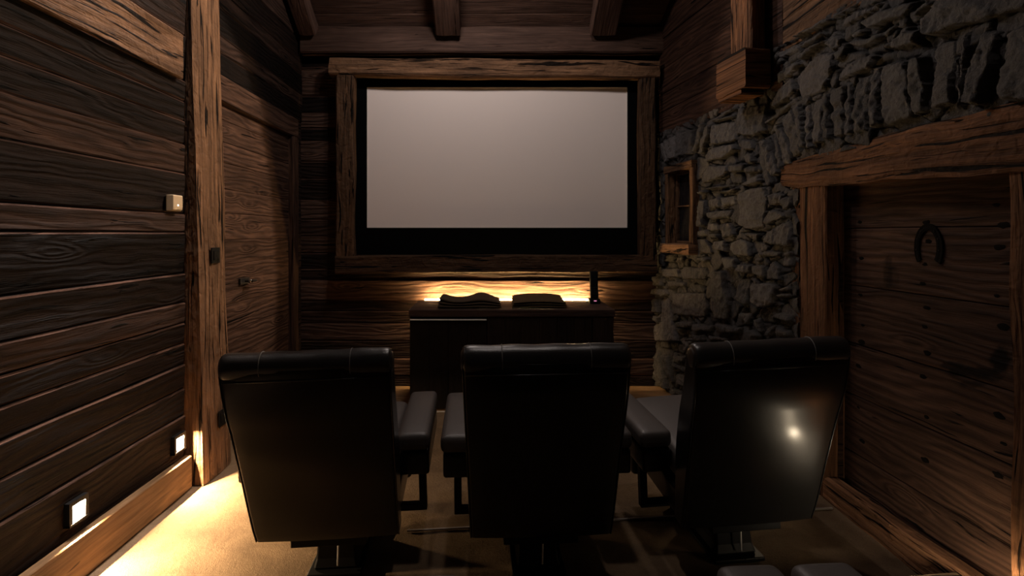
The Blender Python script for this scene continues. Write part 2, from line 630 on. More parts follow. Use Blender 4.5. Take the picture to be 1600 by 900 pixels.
# ---- left door
mb = MB()
dz = [0.02]
for y in (510, 470, 410, 374, 335, 300, 262, 232, 200):
    dz.append(pz(y, 4.0))
dz.append(2.335)
dz = sorted(dz)
for i in range(len(dz) - 1):
    beam(mb, (-1.86, 3.56, (dz[i] + dz[i + 1]) / 2), (-1.86, 4.90, (dz[i] + dz[i + 1]) / 2), UPZ, .04, dz[i + 1] - dz[i] - .002, ch=.004, wob=.002, sub=3, col=RNG.uniform(.8, 1.25))
door_1 = struct(mb.build('door_1', 'door_wood'), 'plank door between the hewn timber post and the screen wall', 'door')
mb = MB()
beam(mb, (-1.84, 3.50, 2.43), (-1.84, 5.04, 2.43), UPZ, .075, .175, ch=.006, wob=.004, sub=3, col=.9)
beam(mb, (-1.84, 3.545, .01), (-1.84, 3.545, 2.34), (0, 1, 0), .075, .12, ch=.006, wob=.003, col=.8)
beam(mb, (-1.835, 4.965, .01), (-1.835, 4.965, 2.34), (0, 1, 0), .085, .12, ch=.006, wob=.003, col=.85)
mb.build('door_frame', 'door_wood', door_1)
mb = MB()
hy = 1.80 * F / (770 - 388)
hz = pz(439, hy)
box(mb, -1.838, -1.822, hy - .075, hy + .075, hz - .022, hz + .022)
tube(mb, [(-1.83, hy, hz), (-1.785, hy, hz)], .009, 10)
tube(mb, [(-1.79, hy - .004, hz), (-1.785, hy + .10, hz - .004)], .009, 10)
hd = mb.build('door_handle', 'iron', door_1, bevel=.002)
mb = MB()
tube(mb, [(-1.795, hy, hz), (-1.772, hy, hz)], .013, 12)
mb.build('knob', 'chrome', hd)

# ---- wall behind the screen
mb = MB()
ys = [98, 105, 150, 176, 200, 220, 252, 279, 312, 343, 369, 395, 420, 437, 470, 486, 505, 532, 560, 587, 606]
tb = [.2, .8, .12, .75, .12, .75, .25, .2, .75, .45, .6, .15, .35, 1.25, .4, .55, .8, .45, .8, .5, .7]
for i in range(len(ys) - 1):
    zt, zb = pz(ys[i], YB - .02), pz(ys[i + 1], YB - .02)
    t = tb[i]
    pr = .006 if t > .6 else -.002
    beam(mb, (-1.84, YB - pr + .01, (zt + zb) / 2), (1.58, YB - pr + .01, (zt + zb) / 2), (0, -.05, 1), .06, zt - zb - .003, ch=.009, wob=.003, col=t * (1.6 if t > .6 else 1.1), sub=3, seg=50, edge_lit=(1.1, 1.0, .95))  # bevels coloured pale like edges catching the light
box(mb, -1.95, 1.95, YB + .06, YB + .14, -.05, 3.6, .06)
wall_back = struct(mb.build('wall_back', 'plank_wood'), 'dark horizontal plank wall behind the projection screen', 'wall')

# ---- plate beam at the eave
mb = MB()
beam(mb, (-1.80, 5.16, 3.275), (1.70, 5.16, 3.275), UPZ, .16, .245, ch=.012, wob=.010, sub=4, seg=50, col=.62)
tag(mb.build('eave_beam', 'ceiling_wood'), 'long dark beam above the screen carrying the ends of the rafters', 'beam')

# ---- ceiling boards
mb = MB()
ln = math.hypot(1, .67)
cdir = Vector((0, -1 / ln, .67 / ln))
cn = Vector((0, .67 / ln, 1 / ln))
d = 0.0
st = Vector((0, 5.30, 3.39 + .67 * (5.14 - 5.30) + .04))
while d < 3.5:
    w = RNG.uniform(.13, .2)
    c = st + cdir * (d + w / 2) + cn * .02
    beam(mb, (-1.98, c.y, c.z), (2.1, c.y, c.z), cdir, .03, w - .003, ch=.004, wob=.002, col=RNG.uniform(.7, 1.05), sub=2, seg=30)
    d += w
zc = (st + cdir * d).z
yc = (st + cdir * d).y
y = yc
while y > -1.0:
    beam(mb, (-1.98, y - .1, zc + .02), (2.1, y - .1, zc + .02), (0, 1, 0), .03, .195, ch=.004, wob=.002, col=RNG.uniform(.7, 1.05), seg=8)
    y -= .2
ceiling = struct(mb.build('ceiling', 'ceiling_wood'), 'sloping board ceiling above the screen', 'ceiling')

# ---- rafters
rl = ['dark rafter close to the plank wall above the panelled door', 'middle rafter above the centre of the screen', 'rafter above the screen corner nearest the stone wall']
for i, (xa, w) in enumerate(((-1.71, .16), (-.415, .225), (1.02, .24))):
    mb = MB()
    e0 = Vector((xa, 5.06, ceil_z(5.06) - .095))
    e1 = e0 + cdir * 3.1
    beam(mb, e0, e1, cn, w, .15, ch=.012, wob=.010, sub=3, col=.85, rough_end=.01)
    tag(mb.build('rafter', 'ceiling_wood'), rl[i], 'rafter', 'rafters under the sloping ceiling')

# ---- screen with its hewn frame
YF = 5.078
sf = thing('screen_frame', 'hewn timber frame around the projection screen', 'frame', (0, YB - .03, 0))
def S(x, y, Y):
    return Vector((px(x, Y), Y - (YB - .03), pz(y, Y)))
mb = MB()
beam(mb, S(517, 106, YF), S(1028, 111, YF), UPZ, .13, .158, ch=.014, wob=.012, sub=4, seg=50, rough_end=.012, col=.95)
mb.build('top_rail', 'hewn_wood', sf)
mb = MB()
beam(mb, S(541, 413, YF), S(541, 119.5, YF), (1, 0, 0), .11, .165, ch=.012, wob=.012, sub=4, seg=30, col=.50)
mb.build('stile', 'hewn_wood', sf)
mb = MB()
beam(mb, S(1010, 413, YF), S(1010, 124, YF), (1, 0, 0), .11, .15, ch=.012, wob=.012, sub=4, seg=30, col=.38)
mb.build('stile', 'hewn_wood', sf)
mb = MB()
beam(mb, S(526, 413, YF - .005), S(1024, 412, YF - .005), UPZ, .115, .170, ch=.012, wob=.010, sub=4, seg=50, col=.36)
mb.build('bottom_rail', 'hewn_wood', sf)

ps = thing('projection_screen', 'pale blank projection screen with a wide black border', 'screen', (0, YB - .05, 0))
def S2(x, y, Y):
    return Vector((px(x, Y), Y - (YB - .05), pz(y, Y)))
Yp = 5.172
mb = MB()
a, b_ = S2(549, 116, Yp), S2(1001, 402, Yp)
i0, i1 = S2(574, 137, Yp), S2(979.5, 356, Yp)
def bar(mb, x0, x1, z0, z1, ya, yb):
    box(mb, x0, x1, ya, yb, z0, z1)
ya, yb_ = Yp - (YB - .05) - .018, Yp - (YB - .05) + .02
bar(mb, a.x, i0.x, b_.z, a.z, ya, yb_)
bar(mb, i1.x, b_.x, b_.z, a.z, ya, yb_)
bar(mb, i0.x, i1.x, i0.z, a.z, ya, yb_)
bar(mb, i0.x, i1.x, b_.z, i1.z, ya, yb_)
mb.build('border_frame', 'black_velvet', ps)
mb = MB()
box(mb, i0.x + .0005, i1.x - .0005, ya + .004, yb_, i1.z + .0005, i0.z - .0005)
mb.build('screen_surface', 'screen_cloth', ps)
mb = MB()
for (xa, xb, za, zb) in ((i0.x, i0.x + .006, i1.z, i0.z), (i1.x - .006, i1.x, i1.z, i0.z), (i0.x, i1.x, i1.z, i1.z + .006), (i0.x, i1.x, i0.z - .006, i0.z)):
    box(mb, xa, xb, ya - .001, ya + .0035, za, zb)
mb.build('inner_edge', 'screen_edge', ps)

# ---- cabinet under the screen
Yk, Yf = 5.06, 4.44
ZC = .838
xl, xr = px(638.5, Yf), px(961, Yf)
cab = thing('cabinet', 'dark wooden cabinet with a glowing light strip below the screen', 'cabinet', ((xl + xr) / 2, (Yk + Yf) / 2, 0))
ox, oy = (xl + xr) / 2, (Yk + Yf) / 2
hx, hy_ = (xr - xl) / 2, (Yk - Yf) / 2
mb = MB()
t = .035
box(mb, -hx + .006, -hx + .006 + t, -hy_ + .03, hy_, .0, ZC - .06, .9)
box(mb, hx - .006 - t, hx - .006, -hy_ + .03, hy_, .0, ZC - .06, .9)
box(mb, -hx + .006 + t, hx - .006 - t, hy_ - .02, hy_, .0, ZC - .06, .5)
box(mb, -hx + .006 + t, hx - .006 - t, -hy_ + .05, hy_ - .02, .05, .09, .5)
box(mb, -hx + .006 + t, hx - .006 - t, -hy_ + .05, -hy_ + .07, .0, .05, .5)
mb.build('body', 'cabinet_wood', cab, bevel=.003)
mb = MB()
for k in range(4):
    yy = -hy_ + (k + .5) * (2 * hy_) / 4
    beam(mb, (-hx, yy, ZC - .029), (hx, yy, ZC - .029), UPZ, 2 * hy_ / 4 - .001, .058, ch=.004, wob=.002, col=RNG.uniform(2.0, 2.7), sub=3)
mb.build('top', 'cabinet_wood', cab)
def cabdoor(x0, x1, z0, z1, tone, nb):
    mb = MB()
    w = (x1 - x0) / nb
    for k in range(nb):
        xx = x0 + (k + .5) * w
        beam(mb, (xx, -hy_ + .018, z0), (xx, -hy_ + .018, z1), (1, 0, 0), .022, w - .0015, ch=.002, wob=.001, col=tone * RNG.uniform(.85, 1.2))
    return mb.build('door', 'cabinet_wood', cab)
dxa = px(761, Yf) - ox
dxb = px(926, Yf) - ox
d1 = cabdoor(-hx + .008, dxa - .002, .03, ZC - .085, .45, 4)
d2 = cabdoor(dxa + .002, dxb - .003, .03, ZC - .064, .8, 6)
d3 = cabdoor(dxb + .003, hx - .008, .03, ZC - .064, 1.3, 1)
mb = MB()
box(mb, -hx + .010, dxa - .004, -hy_ - .004, -hy_ + .03, ZC - .085, ZC - .078)  # pale strip along the upper edge of the left door
mb.build('edge_strip', 'pale_edge', d1)
mb = MB()
sx0, sx1 = px(662, Yk) - ox, px(925, Yk) - ox
box(mb, sx0, sx1, hy_ + .075, hy_ + .095, ZC - .020, ZC + .004)
strip = mb.build('light_strip', 'strip_lens', cab)
mb = MB()
for k in range(5):
    xx = sx0 + .06 + (sx1 - sx0 - .12) * k / 4
    box(mb, xx - .012, xx + .012, hy_ + .0005, hy_ + .096, ZC - .030, ZC - .0205)
box(mb, sx0, sx1, hy_ + .066, hy_ + .0745, ZC - .030, ZC - .008)
mb.build('channel', 'black_metal', strip)

# ---- things on the cabinet
def blanket(name, label, mat, x0, x1, y0, y1, z0, layers, th, fn, group):
    cx, cy = (x0 + x1) / 2, (y0 + y1) / 2
    t = thing(name, label, 'blanket', (cx, cy, z0), 0, group)
    hx, hy = (x1 - x0) / 2, (y1 - y0) / 2
    for L_ in range(layers):
        mb = MB()
        nx, ny = 26, 14
        sh = .006 * L_
        grids = {}
        for side in (0, 1):
            for j in range(ny + 1):
                for i in range(nx + 1):
                    a, b = -1 + 2 * i / nx, -1 + 2 * j / ny
                    e = max(abs(a), abs(b))
                    rnd = 1 - max(0, (e - .93) / .07) ** 2
                    zl = L_ * th + fn(a, b) * (L_ + 1) / layers * (1 if (side or L_) else 0)
                    if side == 0 and L_ > 0:
                        zl = L_ * th + fn(a, b) * L_ / layers + .0006
                    zz_ = zl + (th * (.5 + .5 * rnd) if side else th * (.5 - .5 * rnd))
                    if side == 1:
                        zz_ = L_ * th + fn(a, b) * (L_ + 1) / layers + th * (.5 + .5 * rnd) - .0004
                        zz_ += mnoise.noise(Vector((a * 3 + L_, b * 3, 2))) * .002
                    grids[(side, i, j)] = len(mb.v)
                    mb.v.append(Vector((a * (hx - sh), b * (hy - sh * .5) + sh * a * .4, zz_)))
        for side in (0, 1):
            for j in range(ny):
                for i in range(nx):
                    q = [grids[(side, i, j)], grids[(side, i + 1, j)], grids[(side, i + 1, j + 1)], grids[(side, i, j + 1)]]
                    mb.face(q if side else q[::-1], None, (1, 1, 1), True)
        ring = [(i, 0) for i in range(nx)] + [(nx, j) for j in range(ny)] + [(i, ny) for i in range(nx, 0, -1)] + [(0, j) for j in range(ny, 0, -1)]
        for k in range(len(ring)):
            p, q = ring[k], ring[(k + 1) % len(ring)]
            mb.face((grids[(0, *p)], grids[(0, *q)], grids[(1, *q)], grids[(1, *p)]), None, (1, 1, 1), True)
        mb.build('fold', mat, t)
    return t


def fnA(a, b):
    return .020 + .030 * math.exp(-((a + 1.0) / .30) ** 2) + .042 * math.exp(-((a - .35) / .38) ** 2) * (.45 + .55 * (b + 1) / 2) - .010 * (a > .7) * (a - .7) / .3


blanket('folded_blanket', 'dark folded blanket lying crumpled with a raised curled end on the cabinet', 'blanket_dark', px(687, 4.66), px(783, 4.66), 4.50, 4.84, ZC + .004, 3, .013, fnA, 'blankets on the cabinet')
blanket('folded_blanket', 'neatly folded brown blanket beside the black handset on the cabinet', 'blanket_brown', px(799, 4.72), px(882, 4.72), 4.53, 4.92, ZC + .004, 3, .019,
        lambda a, b: .016 * (1 - a * a) + .012 * b, 'blankets on the cabinet')

hs = thing('cordless_handset', 'slim black cordless handset standing in its charging base on the cabinet', 'telephone', (px(928.5, 4.86), 4.86, ZC + .001))
mb = MB()
rbox(mb, -.050, .050, -.05, .05, 0, .042, .012)
base_o = mb.build('charging_base', 'black_plastic', hs)
mb = MB()
box(mb, -.012, .012, -.0525, -.0495, .022, .030)
mb.build('indicator', 'led_pink', base_o)
mb = MB()
rbox(mb, -.036, .036, -.016, .016, .0425, .285, .012, shear=lambda p: Vector((p.x, p.y + (p.z - .04) * .12, p.z)))
hso = mb.build('handset', 'black_plastic', hs)
mb = MB()
for r in range(4):
    for c in range(3):
        x, z = -.019 + c * .019, .085 + r * .018
        y = -.0165 + (z - .04) * .12
        box(mb, x - .006, x + .006, y - .001, y + .001, z - .005, z + .005)
mb.build('keypad', 'iron', hso)
mb = MB()
box(mb, -.024, .024, -.0165 + .18 * .12 - .001, -.0165 + .18 * .12 + .001, .185, .245)
mb.build('display', 'dark_glass', hso)

# ------------------------------------------------------------------ right wall: rubble stone, planks above
P0 = np.array((1.56, 5.24))
P1 = np.array((1.82, 3.40))
Ls = float(np.hypot(*(P1 - P0)))
T0 = (P1 - P0) / Ls
N0 = np.array((T0[1], -T0[0]))
if N0[0] > 0:
    N0 = -N0
XR = 1.82


def s_to_xy(s):
    if s < Ls:
        return P0 + T0 * s, N0
    return np.array((XR, 3.40 - (s - Ls))), np.array((-1.0, 0.0))


def pix_to_sz(x, y):
    a = (x - CX) / F
    # splayed part: X = P0x + k (P0y - Y)
    k = (P1[0] - P0[0]) / (P0[1] - P1[1])
    Y = (P0[0] + k * P0[1]) / (a + k)
    if Y > P1[1]:
        s = (P0[1] - Y) / (P0[1] - P1[1]) * Ls
    else:
        Y = XR / a
        s = Ls + P1[1] - Y
    return s, H - (y - CY) * Y / F


CROPS = {'A': (1020, 160, 6.667), 'B': (1020, 285, 6.667), 'C': (1010, 400, 6.667), 'D': (1010, 510, 6.925), 'E': (1180, 80, 4.5), 'F': (1380, 40, 5.0), 'G': (1200, 0, 6.923), 'H': (1400, 0, 8.0)}
STONES = {
    'A': [[70,430,130,420,190,610,150,640],[140,400,250,330,270,580,190,600],[260,310,350,300,340,560,275,570],[355,300,450,275,440,545,350,555],
          [520,210,550,210,530,400,480,530,455,520,490,400],[580,250,630,215,610,330,550,530,510,550,540,400],[640,230,860,180,890,400,770,430,650,450,630,330],
          [600,490,700,450,880,430,890,490,760,590,560,620],[890,60,1190,10,1180,300,1080,360,930,340,890,200],[920,380,1050,390,1080,490,1000,510,920,470],
          [570,660,800,650,820,720,760,780,520,850,500,780],[820,650,980,630,960,720,840,740],[990,560,1060,520,1100,620,1040,650],[990,670,1110,650,1110,730,1000,740],
          [930,850,1130,740,1160,830,1000,880],[1090,400,1150,400,1190,560,1270,830,1250,895,1210,870,1130,650],[1160,400,1230,380,1300,560,1350,740,1290,780,1240,700],
          [1240,310,1290,310,1370,560,1380,700,1340,690,1300,520],[1300,240,1370,220,1440,430,1470,560,1460,660,1390,640,1380,540],
          [600,190,700,140,890,40,905,60,740,170,640,210],[690,180,870,120,880,150,700,215]],
    'B': [[600,175,710,145,720,260,610,265],[730,150,880,125,890,230,740,265],[600,300,820,280,860,280,830,370,660,390,600,360],[500,175,570,190,570,320,555,460,505,470],
          [600,420,690,415,710,500,630,520,600,490],[720,430,830,410,890,560,740,590,725,510],[610,530,700,530,700,580,630,590],[500,500,590,480,600,550,510,570],
          [490,590,580,585,650,740,490,750],[650,610,770,600,770,720,680,715],[810,630,930,580,1030,630,1060,780,870,770,820,710],
          [930,110,1070,50,1190,40,1220,180,1190,350,1190,470,1000,500,930,450],[1240,120,1330,100,1380,130,1370,230,1250,245],[1390,150,1470,130,1460,250,1400,300,1380,230],
          [1400,330,1465,270,1465,400],[1210,330,1260,280,1370,300,1410,360,1300,400,1230,460,1200,420],[1160,640,1200,520,1310,440,1450,400,1470,480,1470,670,1330,660],
          [930,520,1150,520,1110,620,1000,570],[500,90,560,70,580,110,510,130],[690,100,900,50,930,70,870,100,700,120],[550,60,900,0,900,40,600,85],
          [1120,720,1330,710,1330,780,1120,780],[1080,790,1170,800,1160,830,1090,830],[1410,720,1475,700,1475,880,1400,890],[130,750,240,760,240,830,120,830],
          [270,780,340,770,340,830,270,840],[470,775,620,775,610,830,470,810]],
    'C': [[70,200,180,230,190,320,75,310],[80,340,220,345,250,400,180,430,80,400],[70,420,130,450,155,590,85,590],[80,610,165,630,160,700,90,680],
          [150,460,230,430,280,640,350,890,110,890,90,720,170,680],[230,250,410,270,410,320,250,320],[280,390,430,380,640,390,650,520,630,640,330,620,300,560],
          [420,110,630,120,660,180,620,250,430,240],[700,160,820,150,840,340,890,420,880,600,860,670,740,660,690,520,680,250],[800,10,945,20,940,150,830,130],
          [990,80,1130,90,1110,190,970,170],[1130,90,1260,100,1260,240,1120,190],[1280,150,1330,50,1400,110,1430,250,1270,250],[1000,230,1100,240,1090,420,1080,530,960,460,980,330],
          [1120,290,1270,270,1370,300,1360,500,1230,545,1130,490],[970,590,1100,590,1110,650,1070,720,970,650],[1150,650,1190,640,1230,790,1200,800,1140,720],
          [1270,650,1380,590,1520,610,1530,690,1350,660],[1250,840,1300,740,1400,710,1390,760,1320,850],[1060,780,1140,760,1220,850,1120,850],[160,130,350,130,350,230,200,220],
          [1390,330,1530,310,1530,370,1380,380],[1380,390,1530,380,1530,440,1400,440],[650,820,860,850,850,890,660,880],[400,860,500,850,500,890,400,890],[520,810,630,820,630,890,520,890],
          [350,680,500,680,500,740,360,760],[520,700,720,720,700,780,530,790],[760,700,1000,740,980,800,780,800],[1390,720,1520,780,1530,850,1400,850]],
    'D': [[110,290,155,270,265,690,80,570,80,380],[190,300,260,310,310,610,270,600],[300,380,450,450,450,520,310,440],[330,500,450,530,440,660,330,620],[290,670,430,700,420,790,300,720],
          [430,150,520,160,470,270,430,260],[350,310,430,320,420,390,350,370]],
    'E': [[200,480,270,400,310,520,340,720,280,750,250,620],[290,400,335,380,380,680,340,690],[345,380,390,370,420,690,390,690],[410,350,490,320,490,640,430,660],[510,300,545,290,560,620,520,630],
          [570,270,650,220,640,600,580,610],[655,200,690,210,705,580,655,600],[720,180,830,150,810,400,815,560,730,590,710,400],[845,110,890,100,910,520,845,550,840,300],
          [150,150,330,60,340,100,180,220,155,230],[140,380,190,260,270,180,300,260,290,290,160,400],[105,500,200,400,290,320,330,340,250,400,110,530],
          [280,180,410,60,500,0,580,10,570,120,540,200,510,280,430,310,340,340,300,250],[590,190,660,90,830,10,880,30,830,120,720,170,600,220]],
    'F': [[30,310,200,260,230,400,240,720,60,790,20,700],[250,260,365,220,370,680,260,710],[430,120,600,90,580,350,570,620,420,660],[680,50,720,40,660,350,640,640,595,640,630,250],
          [790,60,860,30,940,60,890,250,860,420,830,620,690,620,690,450],[980,60,1200,-40,1300,600,980,600,960,350],[40,150,220,30,330,20,270,140,160,190,50,190]],
    'G': [[840,270,920,150,1270,0,1300,0,1180,110,980,240,850,300],[730,140,880,70,1040,10,1000,50,860,140,740,210],[1120,220,1300,110,1523,20,1640,0,1523,170,1330,250,1180,320,1120,270],
          [965,380,1110,280,1130,350,1020,430,970,420],[960,440,1180,380,1420,250,1430,280,1330,390,1090,510,970,500],[630,480,720,360,830,410,790,500,730,550],
          [110,590,340,460,360,550,170,640],[370,490,600,340,650,360,500,470,380,530],[380,590,620,420,640,440,520,560,400,660],[110,500,330,390,330,430,130,520],
          [340,380,540,270,700,170,720,230,560,320,350,420],[780,680,770,580,900,440,900,520,850,640]],
    'H': [[450,250,560,110,700,-100,1800,-100,1700,110,1250,240,1100,300,850,340,640,430,470,470],[290,220,380,60,460,0,600,0,480,110,340,210]],
}


def vnoise(S_, Z_, freq, seed, octaves=4, gain=.55, ax=1.0):
    out = np.zeros_like(S_)
    amp, tot = 1.0, 0.0
    r = np.random.RandomState(seed)
    f = freq
    for o in range(octaves):
        g = r.rand(256, 256).astype(np.float32)
        x, y = S_ * f * ax + 17.3 * o, Z_ * f + 9.1 * o
        xi, yi = np.floor(x).astype(int), np.floor(y).astype(int)
        fx, fy = x - xi, y - yi
        fx, fy = fx * fx * (3 - 2 * fx), fy * fy * (3 - 2 * fy)
        a = g[yi % 256, xi % 256]
        b = g[yi % 256, (xi + 1) % 256]
        c = g[(yi + 1) % 256, xi % 256]
        d_ = g[(yi + 1) % 256, (xi + 1) % 256]
        out += amp * ((a * (1 - fx) + b * fx) * (1 - fy) + (c * (1 - fx) + d_ * fx) * fy - .5)
        tot += amp
        amp *= gain
        f *= 2.1
    return out / tot


def stone_wall():
    step = .0072
    s_max = Ls + 3.4 - 1.2
    ns, nz = int(s_max / step), int(2.70 / step)
    s = np.linspace(0, s_max, ns + 1)
    z = np.linspace(0, 2.70, nz + 1)
    S_, Z_ = np.meshgrid(s, z)
    w1 = vnoise(S_, Z_, 14, 1) * .018
    w2 = vnoise(S_, Z_, 14, 2) * .018
    SW, ZW = S_ + w1, Z_ + w2
    fine = vnoise(S_, Z_, 45, 3, 4)
    mid = vnoise(S_, Z_, 16, 4, 4)
    hgt = -.018 + mid * .03 + fine * .012
    tone = np.full(S_.shape, .40) + mid * .2
    taken = np.zeros(S_.shape, bool)
    r = random.Random(5)
    for key, polys in STONES.items():
        ox_, oy_, sc = CROPS[key]
        for P in polys:
            pts = np.array([pix_to_sz(ox_ + P[i] / sc, oy_ + P[i + 1] / sc) for i in range(0, len(P), 2)])
            c = pts.mean(0)
            lo, hi = pts.min(0) - .05, pts.max(0) + .05
            i0, i1 = max(0, int(lo[0] / step)), min(ns, int(hi[0] / step) + 1)
            j0, j1 = max(0, int(lo[1] / step)), min(nz, int(hi[1] / step) + 1)
            if i1 <= i0 or j1 <= j0:
                continue
            xs, zs = SW[j0:j1 + 1, i0:i1 + 1], ZW[j0:j1 + 1, i0:i1 + 1]
            inside = np.zeros(xs.shape, bool)
            dist = np.full(xs.shape, 9.0)
            for k in range(len(pts)):
                a, b = pts[k], pts[(k + 1) % len(pts)]
                ex, ez = b - a
                t_ = np.clip(((xs - a[0]) * ex + (zs - a[1]) * ez) / (ex * ex + ez * ez + 1e-12), 0, 1)
                dist = np.minimum(dist, np.hypot(xs - a[0] - t_ * ex, zs - a[1] - t_ * ez))
                cond = ((a[1] > zs) != (b[1] > zs))
                xi = a[0] + (zs - a[1]) / (b[1] - a[1] + 1e-12) * ex
                inside ^= cond & (xs < xi)
            size = min(hi[0] - lo[0], hi[1] - lo[1]) - .1
            pr = r.uniform(.016, .040)
            tx, tz = r.uniform(-.14, .12), r.uniform(-.16, .08)
            e = np.clip(dist / .0085, 0, 1)
            e = e * e * (3 - 2 * e)
            big = np.clip(dist / .06, 0, 1)
            hh = -.026 + (pr + .026) * e + .004 * big + ((xs - c[0]) * tx + (zs - c[1]) * tz) * e
            lay = vnoise(S_[j0:j1 + 1, i0:i1 + 1] + r.uniform(0, 50), Z_[j0:j1 + 1, i0:i1 + 1], 26, r.randint(0, 9999), 3, .5, r.choice((.35, 1, 2.2)))
            hh += lay * .030 * e + fine[j0:j1 + 1, i0:i1 + 1] * .011
            tn_ = r.uniform(.75, 1.35)
            sub = hgt[j0:j1 + 1, i0:i1 + 1]
            sub[inside] = hh[inside]
            tt = tone[j0:j1 + 1, i0:i1 + 1]
            tt[inside] = (tn_ * (.18 + .82 * e))[inside]
            taken[j0:j1 + 1, i0:i1 + 1] |= inside
    # small packing stones in what is left
    rr = np.random.RandomState(3)
    pts = np.stack([rr.uniform(0, s_max, 900), rr.uniform(0, 2.7, 900)], 1).astype(np.float32)
    tns = rr.uniform(.5, 1.15, 900)
    prs = rr.uniform(-.012, .012, 900)
    idx = np.argwhere(~taken)
    for q in range(0, len(idx), 20000):
        ii = idx[q:q + 20000]
        xs, zs = SW[ii[:, 0], ii[:, 1]].astype(np.float32), ZW[ii[:, 0], ii[:, 1]].astype(np.float32)
        dd = np.hypot((xs[:, None] - pts[None, :, 0]) * .62, zs[:, None] - pts[None, :, 1])
        o = np.argpartition(dd, 1, axis=1)[:, :2]
        d1 = np.take_along_axis(dd, o, 1)
        o1 = np.where(d1[:, 0] < d1[:, 1], o[:, 0], o[:, 1])
        ed = np.abs(d1[:, 0] - d1[:, 1])
        e = np.clip(ed / .012, 0, 1)
        e = e * e * (3 - 2 * e)
        hgt[ii[:, 0], ii[:, 1]] = -.028 + (prs[o1] + .028) * e + (mid * .03 + fine * .010)[ii[:, 0], ii[:, 1]]
        tone[ii[:, 0], ii[:, 1]] = tns[o1] * .85 * (.18 + .82 * e)
    X = np.empty(S_.shape)
    Y = np.empty(S_.shape)
    far = S_ < Ls
    X[far] = P0[0] + T0[0] * S_[far]
    Y[far] = P0[1] + T0[1] * S_[far]
    X[~far] = XR
    Y[~far] = 3.40 - (S_[~far] - Ls)
    nx_ = np.where(far, N0[0], -1.0)
    ny_ = np.where(far, N0[1], 0.0)
    X += nx_ * hgt
    Y += ny_ * hgt
    # top edge: lower under the far planks, higher by the door
    top = np.where(S_ < 1.76, 2.405, 2.64) + mid * .05
    Zq = np.minimum(Z_, top)
    jj, ii = np.mgrid[0:nz, 0:ns]
    ycen = Y[:-1, :-1]
    zcen = Z_[:-1, :-1]
    hole = ((ycen < 3.25) & (zcen < 1.80)) | ((ycen < 3.36) & (zcen > 1.74) & (zcen < 1.885))
    ws0, wz1 = pix_to_sz(1049.5, 300)[0], 2.045
    ws1 = pix_to_sz(1088, 300)[0]
    scen = S_[:-1, :-1]
    hole |= (scen > ws0) & (scen < ws1) & (zcen > 1.34) & (zcen < wz1)
    keep = ~hole & (zcen < top[:-1, :-1])
    W = ns + 1
    a = (jj * W + ii)[keep]
    faces = np.stack([a, a + W, a + W + 1, a + 1], 1)
    verts = np.stack([X.ravel(), Y.ravel(), Zq.ravel()], 1)
    used = np.zeros(len(verts), bool)
    used[faces.ravel()] = True
    remap = np.cumsum(used) - 1
    faces = remap[faces]
    verts = verts[used]
    tv = tone.ravel()[used]
    me = bpy.data.meshes.new('wall_right')
    me.vertices.add(len(verts))
    me.vertices.foreach_set('co', verts.astype(np.float32).ravel())
    me.loops.add(faces.size)
    me.loops.foreach_set('vertex_index', faces.astype(np.int32).ravel())
    me.polygons.add(len(faces))
    me.polygons.foreach_set('loop_start', np.arange(0, faces.size, 4, dtype=np.int32))
    me.update(calc_edges=True)
    ca = me.color_attributes.new(name='Col', type='FLOAT_COLOR', domain='POINT')
    cols = np.stack([tv * 1.03, tv * .99, tv * 1.03, np.ones_like(tv)], 1) * np.array([[1.0, 1.0, 1.0, 1]]).astype(np.float32)
    ca.data.foreach_set('color', cols.ravel())
    me.materials.append(MATS['slate_stone'])
    me.validate()
    o = bpy.data.objects.new('wall_right', me)
    C.objects.link(o)
    return o


wall_right = struct(stone_wall(), 'rough grey slate wall with a flat arch over the stable door', 'wall')
# planks above the stone, far and near, and the carcase behind
mb = MB()
zz = [2.37, 2.60, 2.765, 3.0, 3.28, 3.52, 3.8, 4.1, 4.6, 5.2]
for i in range(len(zz) - 1):
    tone = (.95, .70, .95, .8, .7, .6, .6, .5, .5)[i] * .68
    z_ = (zz[i] + zz[i + 1]) / 2
    o_ = np.array(N0) * (-.03 + RNG.uniform(-.004, .004))
    a, b_ = P0 - T0 * .02 + o_, P0 + T0 * (Ls - .02) + o_
    beam(mb, (a[0], a[1], z_), (b_[0], b_[1], z_), UPZ, .05, zz[i + 1] - zz[i] - .003, ch=.005, wob=.003, col=(tone * 1.05, tone * .95, tone * .95), sub=3)
mb.build('planking', 'door_wood', wall_right)
mb = MB()
zz = [2.60, 2.80, 3.0, 3.25, 3.5, 3.8, 4.2, 5.2]
for i in range(len(zz) - 1):
    z_ = (zz[i] + zz[i + 1]) / 2
    beam(mb, (1.85, 3.52, z_), (1.85, -1.0, z_), UPZ, .05, zz[i + 1] - zz[i] - .003, ch=.005, wob=.004, col=RNG.uniform(.75, .95), sub=3)
mb.build('planking', 'hewn_wood', wall_right)
mb = MB()
box(mb, 2.02, 2.12, -1.0, 5.4, -.05, 5.3, .1)
box(mb, 1.87, 2.02, 3.25, 5.4, -.05, 2.6, .1)
box(mb, 1.85, 2.02, -1.0, 3.25, 1.95, 2.6, .1)
box(mb, 1.85, 2.02, -1.0, 1.55, -.05, 1.95, .3)
mb.build('core', 'plank_wood', wall_right)

